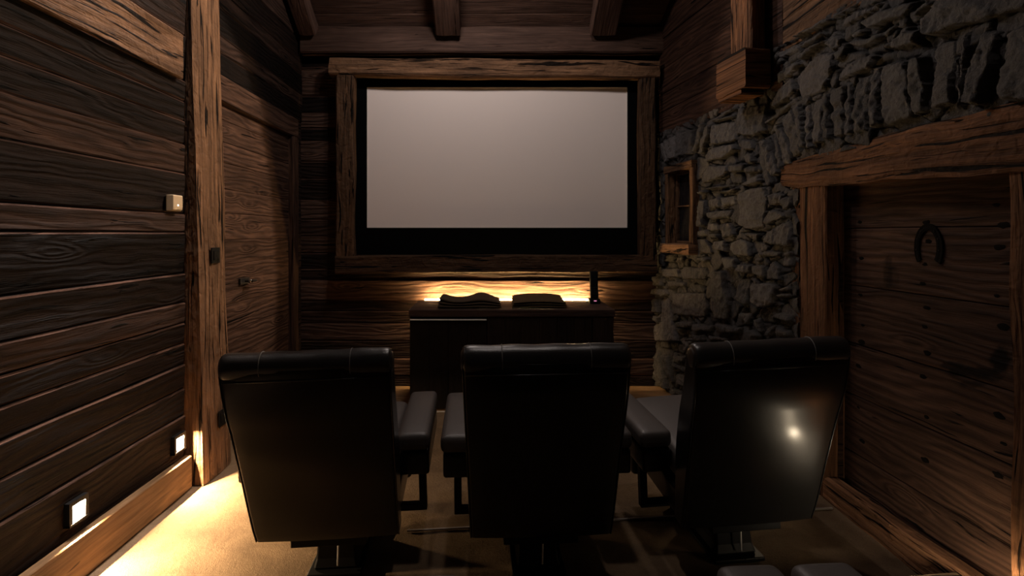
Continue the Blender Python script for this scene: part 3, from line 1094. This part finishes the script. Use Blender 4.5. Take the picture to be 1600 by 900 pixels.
# ---- little window in the stone
kf = pix_to_sz(1046, 300)[0], pix_to_sz(1090, 300)[0]
wm = (kf[0] + kf[1]) / 2
pm, nm = s_to_xy(wm)
ang = math.atan2(T0[1], T0[0])
win = bpy.data.objects.new('window_1', None)
C.objects.link(win)
win.location = (pm[0], pm[1], 1.30)
win.rotation_euler = (0, 0, ang)
struct(win, 'small narrow window with a weathered wooden frame in the stone wall', 'window')
hwid = (kf[1] - kf[0]) / 2
# local: x along the wall (towards the camera), -y or +y normal
nl = Vector((nm[0], nm[1], 0))
inv = Matrix.Rotation(-ang, 3, 'Z') @ nl
sg = 1 if inv.y > 0 else -1
mb = MB()
hh = .76
beam(mb, (-hwid + .03, sg * .0, .04), (-hwid + .03, sg * .0, hh - .03), (1, 0, 0), .09, .06, ch=.006, wob=.004, col=.75)
beam(mb, (hwid - .03, sg * .0, .04), (hwid - .03, sg * .0, hh - .03), (1, 0, 0), .09, .06, ch=.006, wob=.004, col=.8)
beam(mb, (-hwid, sg * .004, hh - .03), (hwid, sg * .004, hh - .03), UPZ, .10, .065, ch=.006, wob=.005, col=.75)
mb.build('window_frame', 'hewn_wood', win)
mb = MB()
beam(mb, (-hwid - .02, sg * .02, .03), (hwid + .01, sg * .02, .03), UPZ, .13, .085, ch=.008, wob=.008, col=1.25, rough_end=.01)
mb.build('window_sill', 'hewn_wood', win)
mb = MB()
iw = hwid - .06
for xa in (-iw + .012, iw - .012):
    beam(mb, (xa, -sg * .045, .07), (xa, -sg * .045, hh - .06), (1, 0, 0), .03, .024, ch=.003, wob=.001, col=.55)
beam(mb, (-iw, -sg * .045, .085), (iw, -sg * .045, .085), UPZ, .03, .024, ch=.003, wob=.001, col=.8)
beam(mb, (-iw, -sg * .045, .40), (iw, -sg * .045, .40), UPZ, .026, .012, ch=.003, wob=.001, col=.8)
beam(mb, (-iw, -sg * .045, hh - .07), (iw, -sg * .045, hh - .07), UPZ, .03, .024, ch=.003, wob=.001, col=.5)
mb.build('sash', 'hewn_wood', win)
mb = MB()
box(mb, -iw - .01, iw + .01, -sg * .062, -sg * .056, .06, hh - .05)
mb.build('glass', 'dark_glass', win)
mb = MB()
box(mb, -iw - .03, -iw - .01, -sg * .14, -sg * .056, .04, hh - .03, .3)
mb.build('lining', 'plank_wood', win)

# ---- stable door on the right with jambs, lintel, threshold log
XD = 1.945
def stain(p):
    f = 1.0
    x_ = CX + p[0] * F / max(p[1], .3)
    y_ = CY - (p[2] - H) * F / max(p[1], .3)
    for (cx_, cy_, rx, ry, dk) in ((1562, 563, 16, 20, .93), (1520, 581, 36, 9, .85), (1490, 571, 18, 6, .8), (1388, 427, 7, 26, .55), (1395, 432, 10, 16, .35), (1545, 590, 22, 6, .7), (1520, 600, 20, 5, .6), (1334, 405, 5, 12, .5)):
        n_ = mnoise.noise(Vector((x_ * .05, y_ * .09, cx_))) * .55
        q = ((x_ - cx_) / rx) ** 2 + ((y_ - cy_) / ry) ** 2 + n_
        if q < 1.25:
            f *= 1 - dk * min(1, max(0, (1.25 - q) / .5))
    return f
mb = MB()
dz = [.02]
for y in (762, 700, 612, 533, 444, 357):
    dz.append(H - (y - CY) * XD / 552)
dz.append(1.80)
for i in range(len(dz) - 1):
    beam(mb, (XD + .02, 1.72, (dz[i] + dz[i + 1]) / 2), (XD + .02, 3.06, (dz[i] + dz[i + 1]) / 2), UPZ, .04, dz[i + 1] - dz[i] - .004, ch=.004, wob=.002, sub=24, seg=90,
         col=RNG.uniform(.85, 1.15), paint=stain)
door_2 = struct(mb.build('door_2', 'door_wood'), 'weathered plank stable door set back in the stone wall', 'door')
mb = MB()
for (xp, rows) in ((1345, (345, 405, 458, 505, 535, 570, 640, 690)), (1446, (344, 379, 415, 443, 484, 513, 553, 590, 652, 720)), (1562, (318, 348, 388, 462, 508, 650, 690, 740))):
    Y = XD * F / (xp - CX)
    for yp in rows:
        z = pz(yp + RNG.uniform(-4, 4), Y)
        yy = Y + RNG.uniform(-.02, .02)
        n = 12
        b0 = len(mb.v)
        r_ = RNG.uniform(.009, .017)
        for k in range(n):
            a_ = 2 * PI * k / n
            rr_ = r_ * RNG.uniform(.8, 1.25)
            mb.v.append(Vector((XD - .0005, yy + math.cos(a_) * rr_ * 1.5, z + math.sin(a_) * rr_ * .75)))
        mb.v.append(Vector((XD - .0045, yy, z)))
        for k in range(n):
            mb.face((b0 + n, b0 + (k + 1) % n, b0 + k), None, (1, 1, 1), True)
mb.build('nail_heads', 'dark_rust', door_2)
# frame timbers
XJ = 1.83
fr = MB()
beam(fr, (XJ + .055, 3.16, .0), (XJ + .055, 3.16, 1.745), (0, 1, 0), .11, .33, ch=.008, wob=.006, sub=4, col=(.92, .80, .74))
fr.build('door_jamb', 'hewn_wood', door_2)
fr = MB()
beam(fr, (XJ + .055, 3.205, 1.742), (XJ + .055, 3.19, 1.905), (0, 1, 0), .112, .13, ch=.004, wob=.004, col=(1.05, .9, .82))
fr.build('tenon', 'hewn_wood', door_2)
fr = MB()
beam(fr, (XJ + .055, 1.75, TIER), (XJ + .055, 1.775, 1.70), (0, 1, 0), .115, .32, ch=.010, wob=.014, sub=5, seg=40, col=(.95, .85, .78))
fr.build('door_jamb', 'hewn_wood', door_2)
fr = MB()
# curved lintel in three runs
pts = [(3.42, 1.835, .15), (3.20, 1.815, .17), (2.9, 1.812, .185), (2.5, 1.812, .215), (2.1, 1.80, .235), (1.75, 1.792, .25), (1.3, 1.80, .26)]
b0 = 0
secs = []
import bisect
def lint(Y):
    for i in range(len(pts) - 1):
        if pts[i + 1][0] <= Y <= pts[i][0]:
            t_ = (pts[i][0] - Y) / (pts[i][0] - pts[i + 1][0])
            return pts[i][1] + (pts[i + 1][1] - pts[i][1]) * t_, pts[i][2] + (pts[i + 1][2] - pts[i][2]) * t_
    return pts[-1][1], pts[-1][2]
nseg = 50
prf = [(-1, 0), (-1, .2), (-1, .4), (-1, .6), (-1, .8), (-1, 1), (-.4, 1), (.2, 1), (1, 1), (1, 0), (.2, 0), (-.4, 0)]
for k in range(nseg + 1):
    Y = 3.42 - (3.42 - 1.3) * k / nseg
    cz, hh_ = lint(Y)
    for (a_, t_) in prf:
        q = Vector((a_ * 2, Y * 5, t_ * 3))
        x = XJ + .05 + a_ * .068 + mnoise.noise(q) * .007
        z = cz - hh_ / 2 + hh_ * t_ + mnoise.noise(q + Vector((4, 4, 4))) * .010
        if a_ == -1 and t_ in (0, 1):
            x += .008
        fr.v.append(Vector((x, Y + (mnoise.noise(q * 2) * .012 if k in (0, nseg) else 0), z)))
np_ = len(prf)
pv = [0, .05, .1, .15, .2, .25, .29, .33, .38, .62, .67, .71, .75]
for k in range(nseg):
    for j in range(np_):
        j2 = (j + 1) % np_
        ua, ub = k / nseg * 2.12 + 3, (k + 1) / nseg * 2.12 + 3
        fr.face((k * np_ + j, (k + 1) * np_ + j, (k + 1) * np_ + j2, k * np_ + j2), [(ua, pv[j]), (ub, pv[j]), (ub, pv[j + 1]), (ua, pv[j + 1])], (.88, .76, .70))
fr.face([j for j in range(np_)], [(3 + p[0] * .01, p[1] * .2) for p in prf], (.9, .75, .68))
fr.build('lintel', 'hewn_wood', door_2)
fr = MB()
beam(fr, (XJ + .04, 3.015, .0), (XJ + .04, 1.85, .02), UPZ, .085, .235, ch=.012, wob=.010, sub=4, seg=24, col=(1.5, 1.35, 1.25), rough_end=.01)
fr.build('threshold', 'hewn_wood', door_2)
fr = MB()
box(fr, 1.90, 1.93, 2.995, 3.25, .0, 1.80, .5)
fr.build('reveal', 'door_wood', door_2)

# ---- horseshoe on the stable door
hY = XD * F / (1452 - CX)
hsx = thing('horseshoe', 'old dark iron horseshoe fixed open end down on the stable door', 'horseshoe', (XD - .001, hY, pz(387, hY)))
mb = MB()
n = 28
for i in range(n + 1):
    t_ = -1 + 2 * i / n
    an = t_ * 2.25
    rx, rz_ = .064, .092
    cy_, cz_ = math.sin(an) * rx, math.cos(an) * rz_ * (1 if math.cos(an) > 0 else 1.05)
    wdt = .0145 - .003 * t_
    nrm = Vector((0, math.sin(an) / rx, math.cos(an) / rz_)).normalized()
    for (dd, xx) in ((-wdt, 0), (-wdt, -.006), (-wdt * .3, -.008), (wdt * .3, -.0065), (wdt, -.008), (wdt * 1.05, 0)):
        mb.v.append(Vector((xx, cy_ + nrm.y * dd, cz_ + nrm.z * dd)))
for i in range(n):
    for k in range(6):
        k2 = (k + 1) % 6
        mb.face((i * 6 + k, i * 6 + k2, i * 6 + 6 + k2, i * 6 + 6 + k), None, (1, 1, 1), False)
mb.face([0, 1, 2, 3, 4, 5])
mb.face([n * 6 + k for k in range(6)][::-1])
mb.build('shoe', 'dark_rust', hsx)
for t_ in (-.75, -.5, -.28, .28, .5, .75):
    mb = MB()
    an = t_ * 2.25
    cy_, cz_ = math.sin(an) * .064, math.cos(an) * .092
    box(mb, -.010, -.0062, cy_ - .003, cy_ + .003, cz_ - .003, cz_ + .003)
    mb.build('nail', 'black_metal', hsx)

# ---- corbel and post on the right wall
SPL = math.radians(8.04)
cb = thing('corbel', 'square timber corbel block jutting from the wall above the slate stones', 'corbel', (1.683, 3.66, 2.53), SPL)
mb = MB()
beam(mb, (-.0925, 0, 0), (.083, 0, 0), UPZ, .34, .26, ch=.014, wob=.008, sub=5, seg=10, col=(1.0, .85, .75))
mb.build('block', 'hewn_wood', cb)
mb = MB()
beam(mb, (-.086, .02, -.145), (.075, .02, -.145), UPZ, .27, .03, ch=.008, wob=.006, sub=3, seg=8, col=(1.0, .82, .7))
mb.build('pad', 'hewn_wood', cb)
ph = thing('timber_post', 'timber post standing on the corbel beside the slate wall', 'post', (1.713, 3.66, 2.668), SPL)
mb = MB()
beam(mb, (0, 0, 0), (0, 0, 1.55), (0, 1, 0), .105, .24, ch=.010, wob=.008, sub=4, col=(1.0, .85, .75))
mb.build('shaft', 'hewn_wood', ph)

# ------------------------------------------------------------------ small fittings on the left
sb = thing('wall_sensor', 'small cream sensor box with a tiny light on the plank wall', 'sensor', (XL + .003, 2.985, 1.627))
mb = MB()
prof = [(0, -.043), (.030, -.043), (.038, -.034), (.040, -.020), (.040, .040), (.036, .044), (0, .044)]
for y in (-.045, .045):
    for (x, z) in prof:
        mb.v.append(Vector((x + .0005, y, z)))
n = len(prof)
mb.face(range(n))
mb.face([n + i for i in range(n)][::-1])
for i in range(n):
    j = (i + 1) % n
    mb.face((i, n + i, n + j, j))
cs = mb.build('casing', 'cream_plastic', sb, bevel=.003)
mb = MB()
rbox(mb, .0395, .0425, -.006, .004, -.016, -.008, .0012)
mb.build('indicator', 'led_white', cs)

def plate(name, label, cat, y0, y1, z0, z1):
    lean = -.030 * (z0 + z1) / 2
    xf = -1.665 + lean + .010
    t = thing(name, label, cat, (xf, (y0 + y1) / 2, (z0 + z1) / 2))
    mb = MB()
    a, b_ = (y1 - y0) / 2, (z1 - z0) / 2
    rbox(mb, -.001, .006, -a, a, -b_, b_, .003)
    p = mb.build('plate', 'black_plastic', t)
    mb = MB()
    rbox(mb, .0062, .010, -a * .6, a * .6, -b_ * .6, b_ * .6, .0015)
    mb.build('rocker' if cat == 'switch' else 'socket', 'black_plastic', p)
    return t
plate('light_switch', 'square black light switch halfway up the hewn timber post', 'switch', 3.27, 3.37, 1.28, 1.375)
plate('power_socket', 'black power socket near the foot of the hewn timber post', 'socket', 3.30, 3.40, .28, .38)

def step_light(label, loc, rz, group='footlights', lens='step_lens', bar='led_bar', lh=.0355):
    t = thing('footlight', label, 'light', loc, rz, group)
    mb = MB()
    a, i_ = .054, lh + .0005
    # frame facing +x
    for (ya, yb, za, zb) in ((-a, a, i_, a), (-a, a, -a + .008, -i_), (-a, -i_, -a + .008, i_), (i_, a, -a + .008, i_)):
        box(mb, -.012, (.018 if bar else .075) if zb == -i_ else .016, ya, yb, za, zb)  # without a bar the lower lip is lengthened to keep light off the floor
    mb.build('frame', 'black_metal', t)
    mb = MB()
    b0 = 0
    # lens tips its face towards the floor
    for (x, z) in ((.0022 if bar else .016, lh), (.0012 if bar else .016, -lh)):
        for y in (-lh, lh):
            mb.v.append(Vector((x, y, z)))
    mb.face((0, 2, 3, 1))
    for v in list(mb.v):
        mb.v.append(Vector((.0004, v.y, v.z)))
    mb.face((4, 5, 7, 6))
    mb.face((0, 1, 5, 4))
    mb.face((2, 6, 7, 3))
    mb.face((0, 4, 6, 2))
    mb.face((1, 3, 7, 5))
    ln_ = mb.build('lens', lens, t)
    if bar:
        mb = MB()
        # light bar tucked under the upper lip, throwing its light down
        for (x, z) in ((.003, .0353), (.0088, .0350)):
            for y in (-.030, .030):
                mb.v.append(Vector((x, y, z)))
        for (x, z) in ((.003, .0338), (.0088, .0338)):
            for y in (-.030, .030):
                mb.v.append(Vector((x, y, z)))
        mb.face((0, 1, 3, 2), mi=1)
        mb.face((4, 6, 7, 5))
        mb.face((0, 2, 6, 4), mi=1)
        mb.face((1, 5, 7, 3), mi=1)
        mb.face((0, 4, 5, 1), mi=1)
        mb.face((2, 3, 7, 6), mi=1)
        mb.build('light_bar', [bar, 'black_metal'], ln_)
    return t
step_light('small square footlight set in the planks next to the hewn timber post', (XL + .006, 3.045, .285), 0)
step_light('small square footlight set in the planks farther from the hewn timber post', (XL + .006, 2.30, .287), 0)
step_light('small square footlight on the slate wall behind the chair by the stable door', (1.755, 3.50, .27), PI, bar='led_bar_dim')
mb = MB()  # block and its two lights are added, unseen, for seat highlight and jamb glow
beam(mb, (1.53, 1.86, TIER + .060), (1.70, 1.86, TIER + .060), UPZ, .10, .118, ch=.006, wob=.002, col=.9)
struct(mb.build('light_block', 'board_wood'), 'unseen wooden block added on the rear platform to carry two lights', 'trim')
step_light('added footlight in the unseen wooden block, making the highlight on the seat back', (1.615, 1.919, TIER + .06), PI / 2, lens='floor_lens', bar=False, lh=.02)
step_light('added footlight at the end of the unseen wooden block, making the glow on the door jamb', (1.708, 1.86, TIER + .06), 0, lens='glow_lens', bar=False)

# ------------------------------------------------------------------ seats
def copy_tree(o, parent=None):
    c = o.copy()
    C.objects.link(c)
    if parent is not None:
        c.parent = parent
    for ch in o.children:
        copy_tree(ch, c)
    return c


def interp(tab, t):
    for i in range(len(tab) - 1):
        if tab[i][0] <= t <= tab[i + 1][0]:
            k = (t - tab[i][0]) / (tab[i + 1][0] - tab[i][0])
            return tab[i][1] + (tab[i + 1][1] - tab[i][1]) * k
    return tab[-1][1] if t > tab[-1][0] else tab[0][1]


REAR = [(.235, -.345), (.30, -.372), (.386, -.400), (.48, -.428), (.572, -.456), (.66, -.485), (.75, -.514), (.82, -.541), (.893, -.562), (.96, -.573), (1.005, -.578)]
REAR = [(.215 + (z - .235) * .9935, y) for (z, y) in REAR]
def hw_at(z):
    return .292 + .022 * (z - .235) / .77


def make_seat():
    root = thing('cinema_seat', 'x', 'seat')
    # backrest: profile loop swept across the width
    rear = []
    for i in range(25):
        z = .215 + (.98 - .215) * i / 24
        rear.append((interp(REAR, z), z))
    th = lambda z: .085 + .05 * math.sin(min(1, max(0, (z - .235) / .77)) * PI)
    front = [(y + th(z), z + .02) for (y, z) in rear][::-1]
    loop = rear + front
    M = len(loop)
    cen = []
    for k in range(M):
        y, z = loop[k]
        o_ = loop[M - 1 - k]
        cen.append(((y + o_[0]) / 2, (z + o_[1]) / 2))
    cols_ = []
    for i in range(6):
        a = i / 5 * PI / 2
        cols_.append((-1, 1 - math.sin(a), math.cos(a)))   # (side, x inset, profile inset)
    xs = []
    R_ = .016
    for i in range(6):
        a = i / 5 * PI / 2
        xs.append((-1, R_ * (1 - math.sin(a)), R_ * (1 - math.cos(PI / 2 - a)) if False else R_ * (1 - math.sin(a))))
    mb = MB()
    stations = []
    for i in range(6):
        a = i / 5 * PI / 2
        stations.append((-1, R_ * (1 - math.sin(a)), R_ * (1 - math.cos(a)) * 0 + R_ * (1 - math.sin(PI / 2 - a)) * 0))
    st = []
    for i in range(6):
        a = i / 5 * PI / 2
        st.append(('l', R_ * (1 - math.cos(a)), R_ * (1 - math.sin(a))))
    for i in range(1, 12):
        st.append(('m', i / 12, 0))
    for i in range(6):
        a = (5 - i) / 5 * PI / 2
        st.append(('r', R_ * (1 - math.cos(a)), R_ * (1 - math.sin(a))))
    for (kd, q, ins) in st:
        for k in range(M):
            y, z = loop[k]
            hw = hw_at(z)
            if kd == 'l':
                x = -hw + q
            elif kd == 'r':
                x = hw - q
            else:
                x = -hw + R_ + (2 * hw - 2 * R_) * q
            cy_, cz_ = cen[k]
            dv = Vector((cy_ - y, cz_ - z))
            if dv.length > 1e-6:
                dv = dv.normalized() * min(ins, dv.length)
            # bottom and top rounding
            bulge = -.010 * (1 - (x / hw) ** 2) if k < 25 else .012 * (1 - (x / hw) ** 2)
            e = 0
            if k in (0, M - 1):
                e = 0
            mb.v.append(Vector((x, y + dv.x + bulge, z + dv.y)))
    for i in range(len(st) - 1):
        for k in range(M):
            k2 = (k + 1) % M
            mb.face((i * M + k, i * M + k2, (i + 1) * M + k2, (i + 1) * M + k), None, (1, 1, 1), True)
    mb.face([k for k in range(M)][::-1])
    mb.face([(len(st) - 1) * M + k for k in range(M)])
    back = mb.build('backrest', 'leather', root)
    me = back.data
    bm = bmesh.new()
    bm.from_mesh(me)
    bmesh.ops.recalc_face_normals(bm, faces=bm.faces[:])
    bm.to_mesh(me)
    bm.free()
    md = back.modifiers.new('bevel', 'BEVEL')
    md.width = .010
    md.segments = 3
    md.limit_method = 'ANGLE'
    md.angle_limit = math.radians(45)
    for s in (-1, 1):
        mb = MB()
        path = [(s * (hw_at(z) - .002), y + .004, z) for (y, z) in rear]
        tube(mb, path, .0032, 8)
        mb.build('piping', 'leather', back)
    # rolled head bolster
    mb = MB()
    prof = [(0, 0), (.030, 0), (.038, .003), (.040, .010), (.047, .006), (.052, .014), (.0545, .024), (.055, .04)]
    hwb = .318
    stn = [(-hwb + d, r) for (r, d) in prof] + [(-hwb + .04 + (2 * hwb - .08) * i / 16, .055) for i in range(1, 16)] + [(hwb - d, r) for (r, d) in prof[::-1]]
    n = 28
    for (x, r) in stn:
        for k in range(n):
            a = 2 * PI * k / n
            puff = .0015 * math.sin(x * 40) if r > .05 else 0
            mb.v.append(Vector((x, -.540 + math.cos(a) * (r + puff) * .86, 0.990 + math.sin(a) * (r + puff))))
    for i in range(len(stn) - 1):
        for k in range(n):
            k2 = (k + 1) % n
            mb.face((i * n + k, (i + 1) * n + k, (i + 1) * n + k2, i * n + k2), None, (1, 1, 1), True)
    hb = mb.build('head_bolster', 'bolster_leather', root)
    for x in (-.165, .165):
        mb = MB()
        path = [(x, -.540 + math.cos(a) * .0562 * .86, 0.990 + math.sin(a) * .0562) for a in [2 * PI * k / 40 for k in range(40)]]
        tube(mb, path, .0018, 6, closed=True)
        mb.build('stitching', 'thread', hb)
    mb = MB()
    tube(mb, [(-.30, -.5805, .942), (-.1, -.589, .942), (.1, -.589, .942), (.30, -.5805, .942)], .0022, 8)
    mb.build('seam_cord', 'leather', hb)
    # seat cushion, base, footrest
    mb = MB()
    rbox(mb, -.272, .272, -.33, .36, .36, .50, .045, crown=.02, shear=lambda p: Vector((p.x, p.y, p.z + .07 * (p.y + .3) / .66)))
    mb.build('seat', 'soft_leather', root)
    mb = MB()
    rbox(mb, -.280, .280, -.32, .33, .215, .352, .02, shear=lambda p: Vector((p.x, p.y, p.z + .05 * (p.y + .3) / .66)))
    mb.build('seat_base', 'leather', root)
    mb = MB()
    rbox(mb, -.265, .265, .37, .43, .12, .50, .025)
    mb.build('footrest', 'leather', root)
    # arms
    tilt = lambda p: Vector((p.x, p.y, p.z + .02 * (p.y + .235)))
    for s in (-1, 1):
        cx_ = s * .346
        mb = MB()
        rbox(mb, cx_ - .072, cx_ + .072, -.235, .385, .515, .592, .024, crown=.008, shear=tilt)
        arm = mb.build('armrest', 'soft_leather', root)
        mb = MB()
        rbox(mb, cx_ - .062, cx_ + .066, -.222, .37, .405, .514, .012, shear=tilt)
        mb.build('arm_panel', 'leather', arm)
        mb = MB()
        box(mb, cx_ - .010 + s * .012, cx_ + .024 + s * .012, -.06, -.02, .165, .44)
        xa, xb = sorted((s * .20, cx_ + s * .012))
        box(mb, xa, xb + .004, -.06, -.02, .165, .195)
        mb.build('arm_bracket', 'black_metal', arm, bevel=.003)
    # pedestal
    mb = MB()
    box(mb, -.155, .155, -.335, .22, .175, .212)
    mb.build('mounting_plate', 'black_metal', root, bevel=.004)
    mb = MB()
    b0 = 0
    for (z, k) in ((.0205, 1.12), (.06, 1.0), (.12, .95), (.1745, 1.0)):
        for (x, y) in ((-.085, -.225), (.085, -.225), (.085, .05), (-.085, .05)):
            mb.v.append(Vector((x * k, (y + .09) * k - .09, z)))
    for i in range(3):
        for k in range(4):
            j = (k + 1) % 4
            mb.face((i * 4 + k, i * 4 + j, i * 4 + 4 + j, i * 4 + 4 + k))
    mb.face((0, 3, 2, 1))
    mb.face((12, 13, 14, 15))
    col_ = mb.build('pedestal', 'black_metal', root, bevel=.008)
    mb = MB()
    tube(mb, [(.018, -.250, .150), (.018, -.250, .140), (.014, -.256, .045)], .0038, 10)
    tube(mb, [(.004, -.250, .150), (.032, -.250, .150)], .003, 8)
    mb.build('pedestal_glint', 'glint_pale', col_)  # pale rod stands in for the specular glint on the pedestal edge
    mb = MB()
    box(mb, -.115, .115, -.275, .23, .001, .02)
    mb.build('base_plate', 'black_metal', root, bevel=.005)
    return root


seat0 = make_seat()
GRP = 'black leather cinema seats'
spots = [(-.685, 2.575, 2.5, 0, 'black leather cinema seat nearest the plank wall with the footlights', 'seats of the front row'),
         (.19, 2.585, 2.0, 0, 'middle black leather cinema seat of the front row facing the screen', 'seats of the front row'),
         (1.075, 2.68, 4.5, 0, 'black leather cinema seat nearest the stable door with a bright reflection on its back', 'seats of the front row'),
         (.232, .803, 3.0, TIER, 'rear row seat showing only a grey padded arm, farther from the stable door', 'seats of the rear row'),
         (1.095, .853, 4.0, TIER, 'rear row seat showing only a grey padded arm, closer to the stable door', 'seats of the rear row')]
for i, (x, y, rz, z, lab, grp) in enumerate(spots):
    o = seat0 if i == 0 else copy_tree(seat0)
    o.location = (x, y, z)
    o.rotation_euler = (0, math.radians((-1.8, -.6, -2.0, 0, 0)[i]), math.radians(rz))
    o.scale = (1, 1, .98 if i == 0 else 1)
    o['label'] = lab
    o['category'] = 'seat'
    o['group'] = grp

# ------------------------------------------------------------------ light
def spot(name, loc, target, energy, col, size, blend=.3, radius=.04):
    l = bpy.data.lights.new(name, 'SPOT')
    l.energy = energy
    l.color = col
    l.spot_size = math.radians(size)
    l.spot_blend = blend
    l.shadow_soft_size = radius
    o = bpy.data.objects.new(name, l)
    C.objects.link(o)
    o.location = loc
    dv = Vector(target) - Vector(loc)
    o.rotation_euler = dv.to_track_quat('-Z', 'Y').to_euler()
    return o


WARM = (1.0, .77, .58)
NEU = (1.0, .865, .79)


def lamp(name, loc, energy, col, radius=.06):
    l = bpy.data.lights.new(name, 'POINT')
    l.energy = energy
    l.color = col
    l.shadow_soft_size = radius
    o = bpy.data.objects.new(name, l)
    C.objects.link(o)
    o.location = loc
    return o


lamp('lamp_centre', (-.35, 3.85, 3.8), 42, NEU, .08)
spot('spot_post', (1.0, 3.7, 4.1), (-1.7, 3.1, 1.6), 470, WARM, 46, .15, .03)
spot('spot_screen', (0, 3.0, 4.5), (0, 5.2, 2.2), 85, NEU, 75, .6, .10)
spot('spot_stone', (.2, 4.3, 3.9), (1.8, 2.9, 2.0), 46, NEU, 66, .5, .04)
spot('spot_rows', (.25, 1.95, 4.95), (.25, 2.05, 0), 60, NEU, 40, .6, .10)
gl = bpy.data.lights.new('plank_grazer', 'AREA')
gl.shape = 'RECTANGLE'
gl.size, gl.size_y = .05, 3.2
gl.energy = 34
gl.color = NEU
gl.spread = math.radians(26)
go = bpy.data.objects.new('plank_grazer', gl)
C.objects.link(go)
go.location = (-1.58, 1.6, 4.95)
go.rotation_euler = (0, math.radians(7), 0)

w = bpy.data.worlds.new('world')
bpy.context.scene.world = w
w.use_nodes = True
w.node_tree.nodes['Background'].inputs[0].default_value = (.5, .45, .42, 1)
w.node_tree.nodes['Background'].inputs[1].default_value = .002

# ------------------------------------------------------------------ camera
cam = bpy.data.cameras.new('camera')
cam.sensor_width = 36
cam.lens = 36 * F / 1600
cam.shift_x = (800 - CX) / 1600
cam.shift_y = -(450 - CY) / 1600
cam.clip_start = .05
co = bpy.data.objects.new('camera', cam)
C.objects.link(co)
co.location = (0, 0, H)
co.rotation_euler = (PI / 2, 0, 0)
sc = bpy.context.scene
sc.camera = co
sc.view_settings.view_transform = 'Standard'
sc.view_settings.look = 'None'
sc.view_settings.exposure = 0
sc.view_settings.gamma = 1
sc.view_settings.use_curve_mapping = False
sc.cycles.use_denoising = True
sc.cycles.max_bounces = 5
sc.cycles.diffuse_bounces = 2
sc.cycles.sample_clamp_indirect = 3
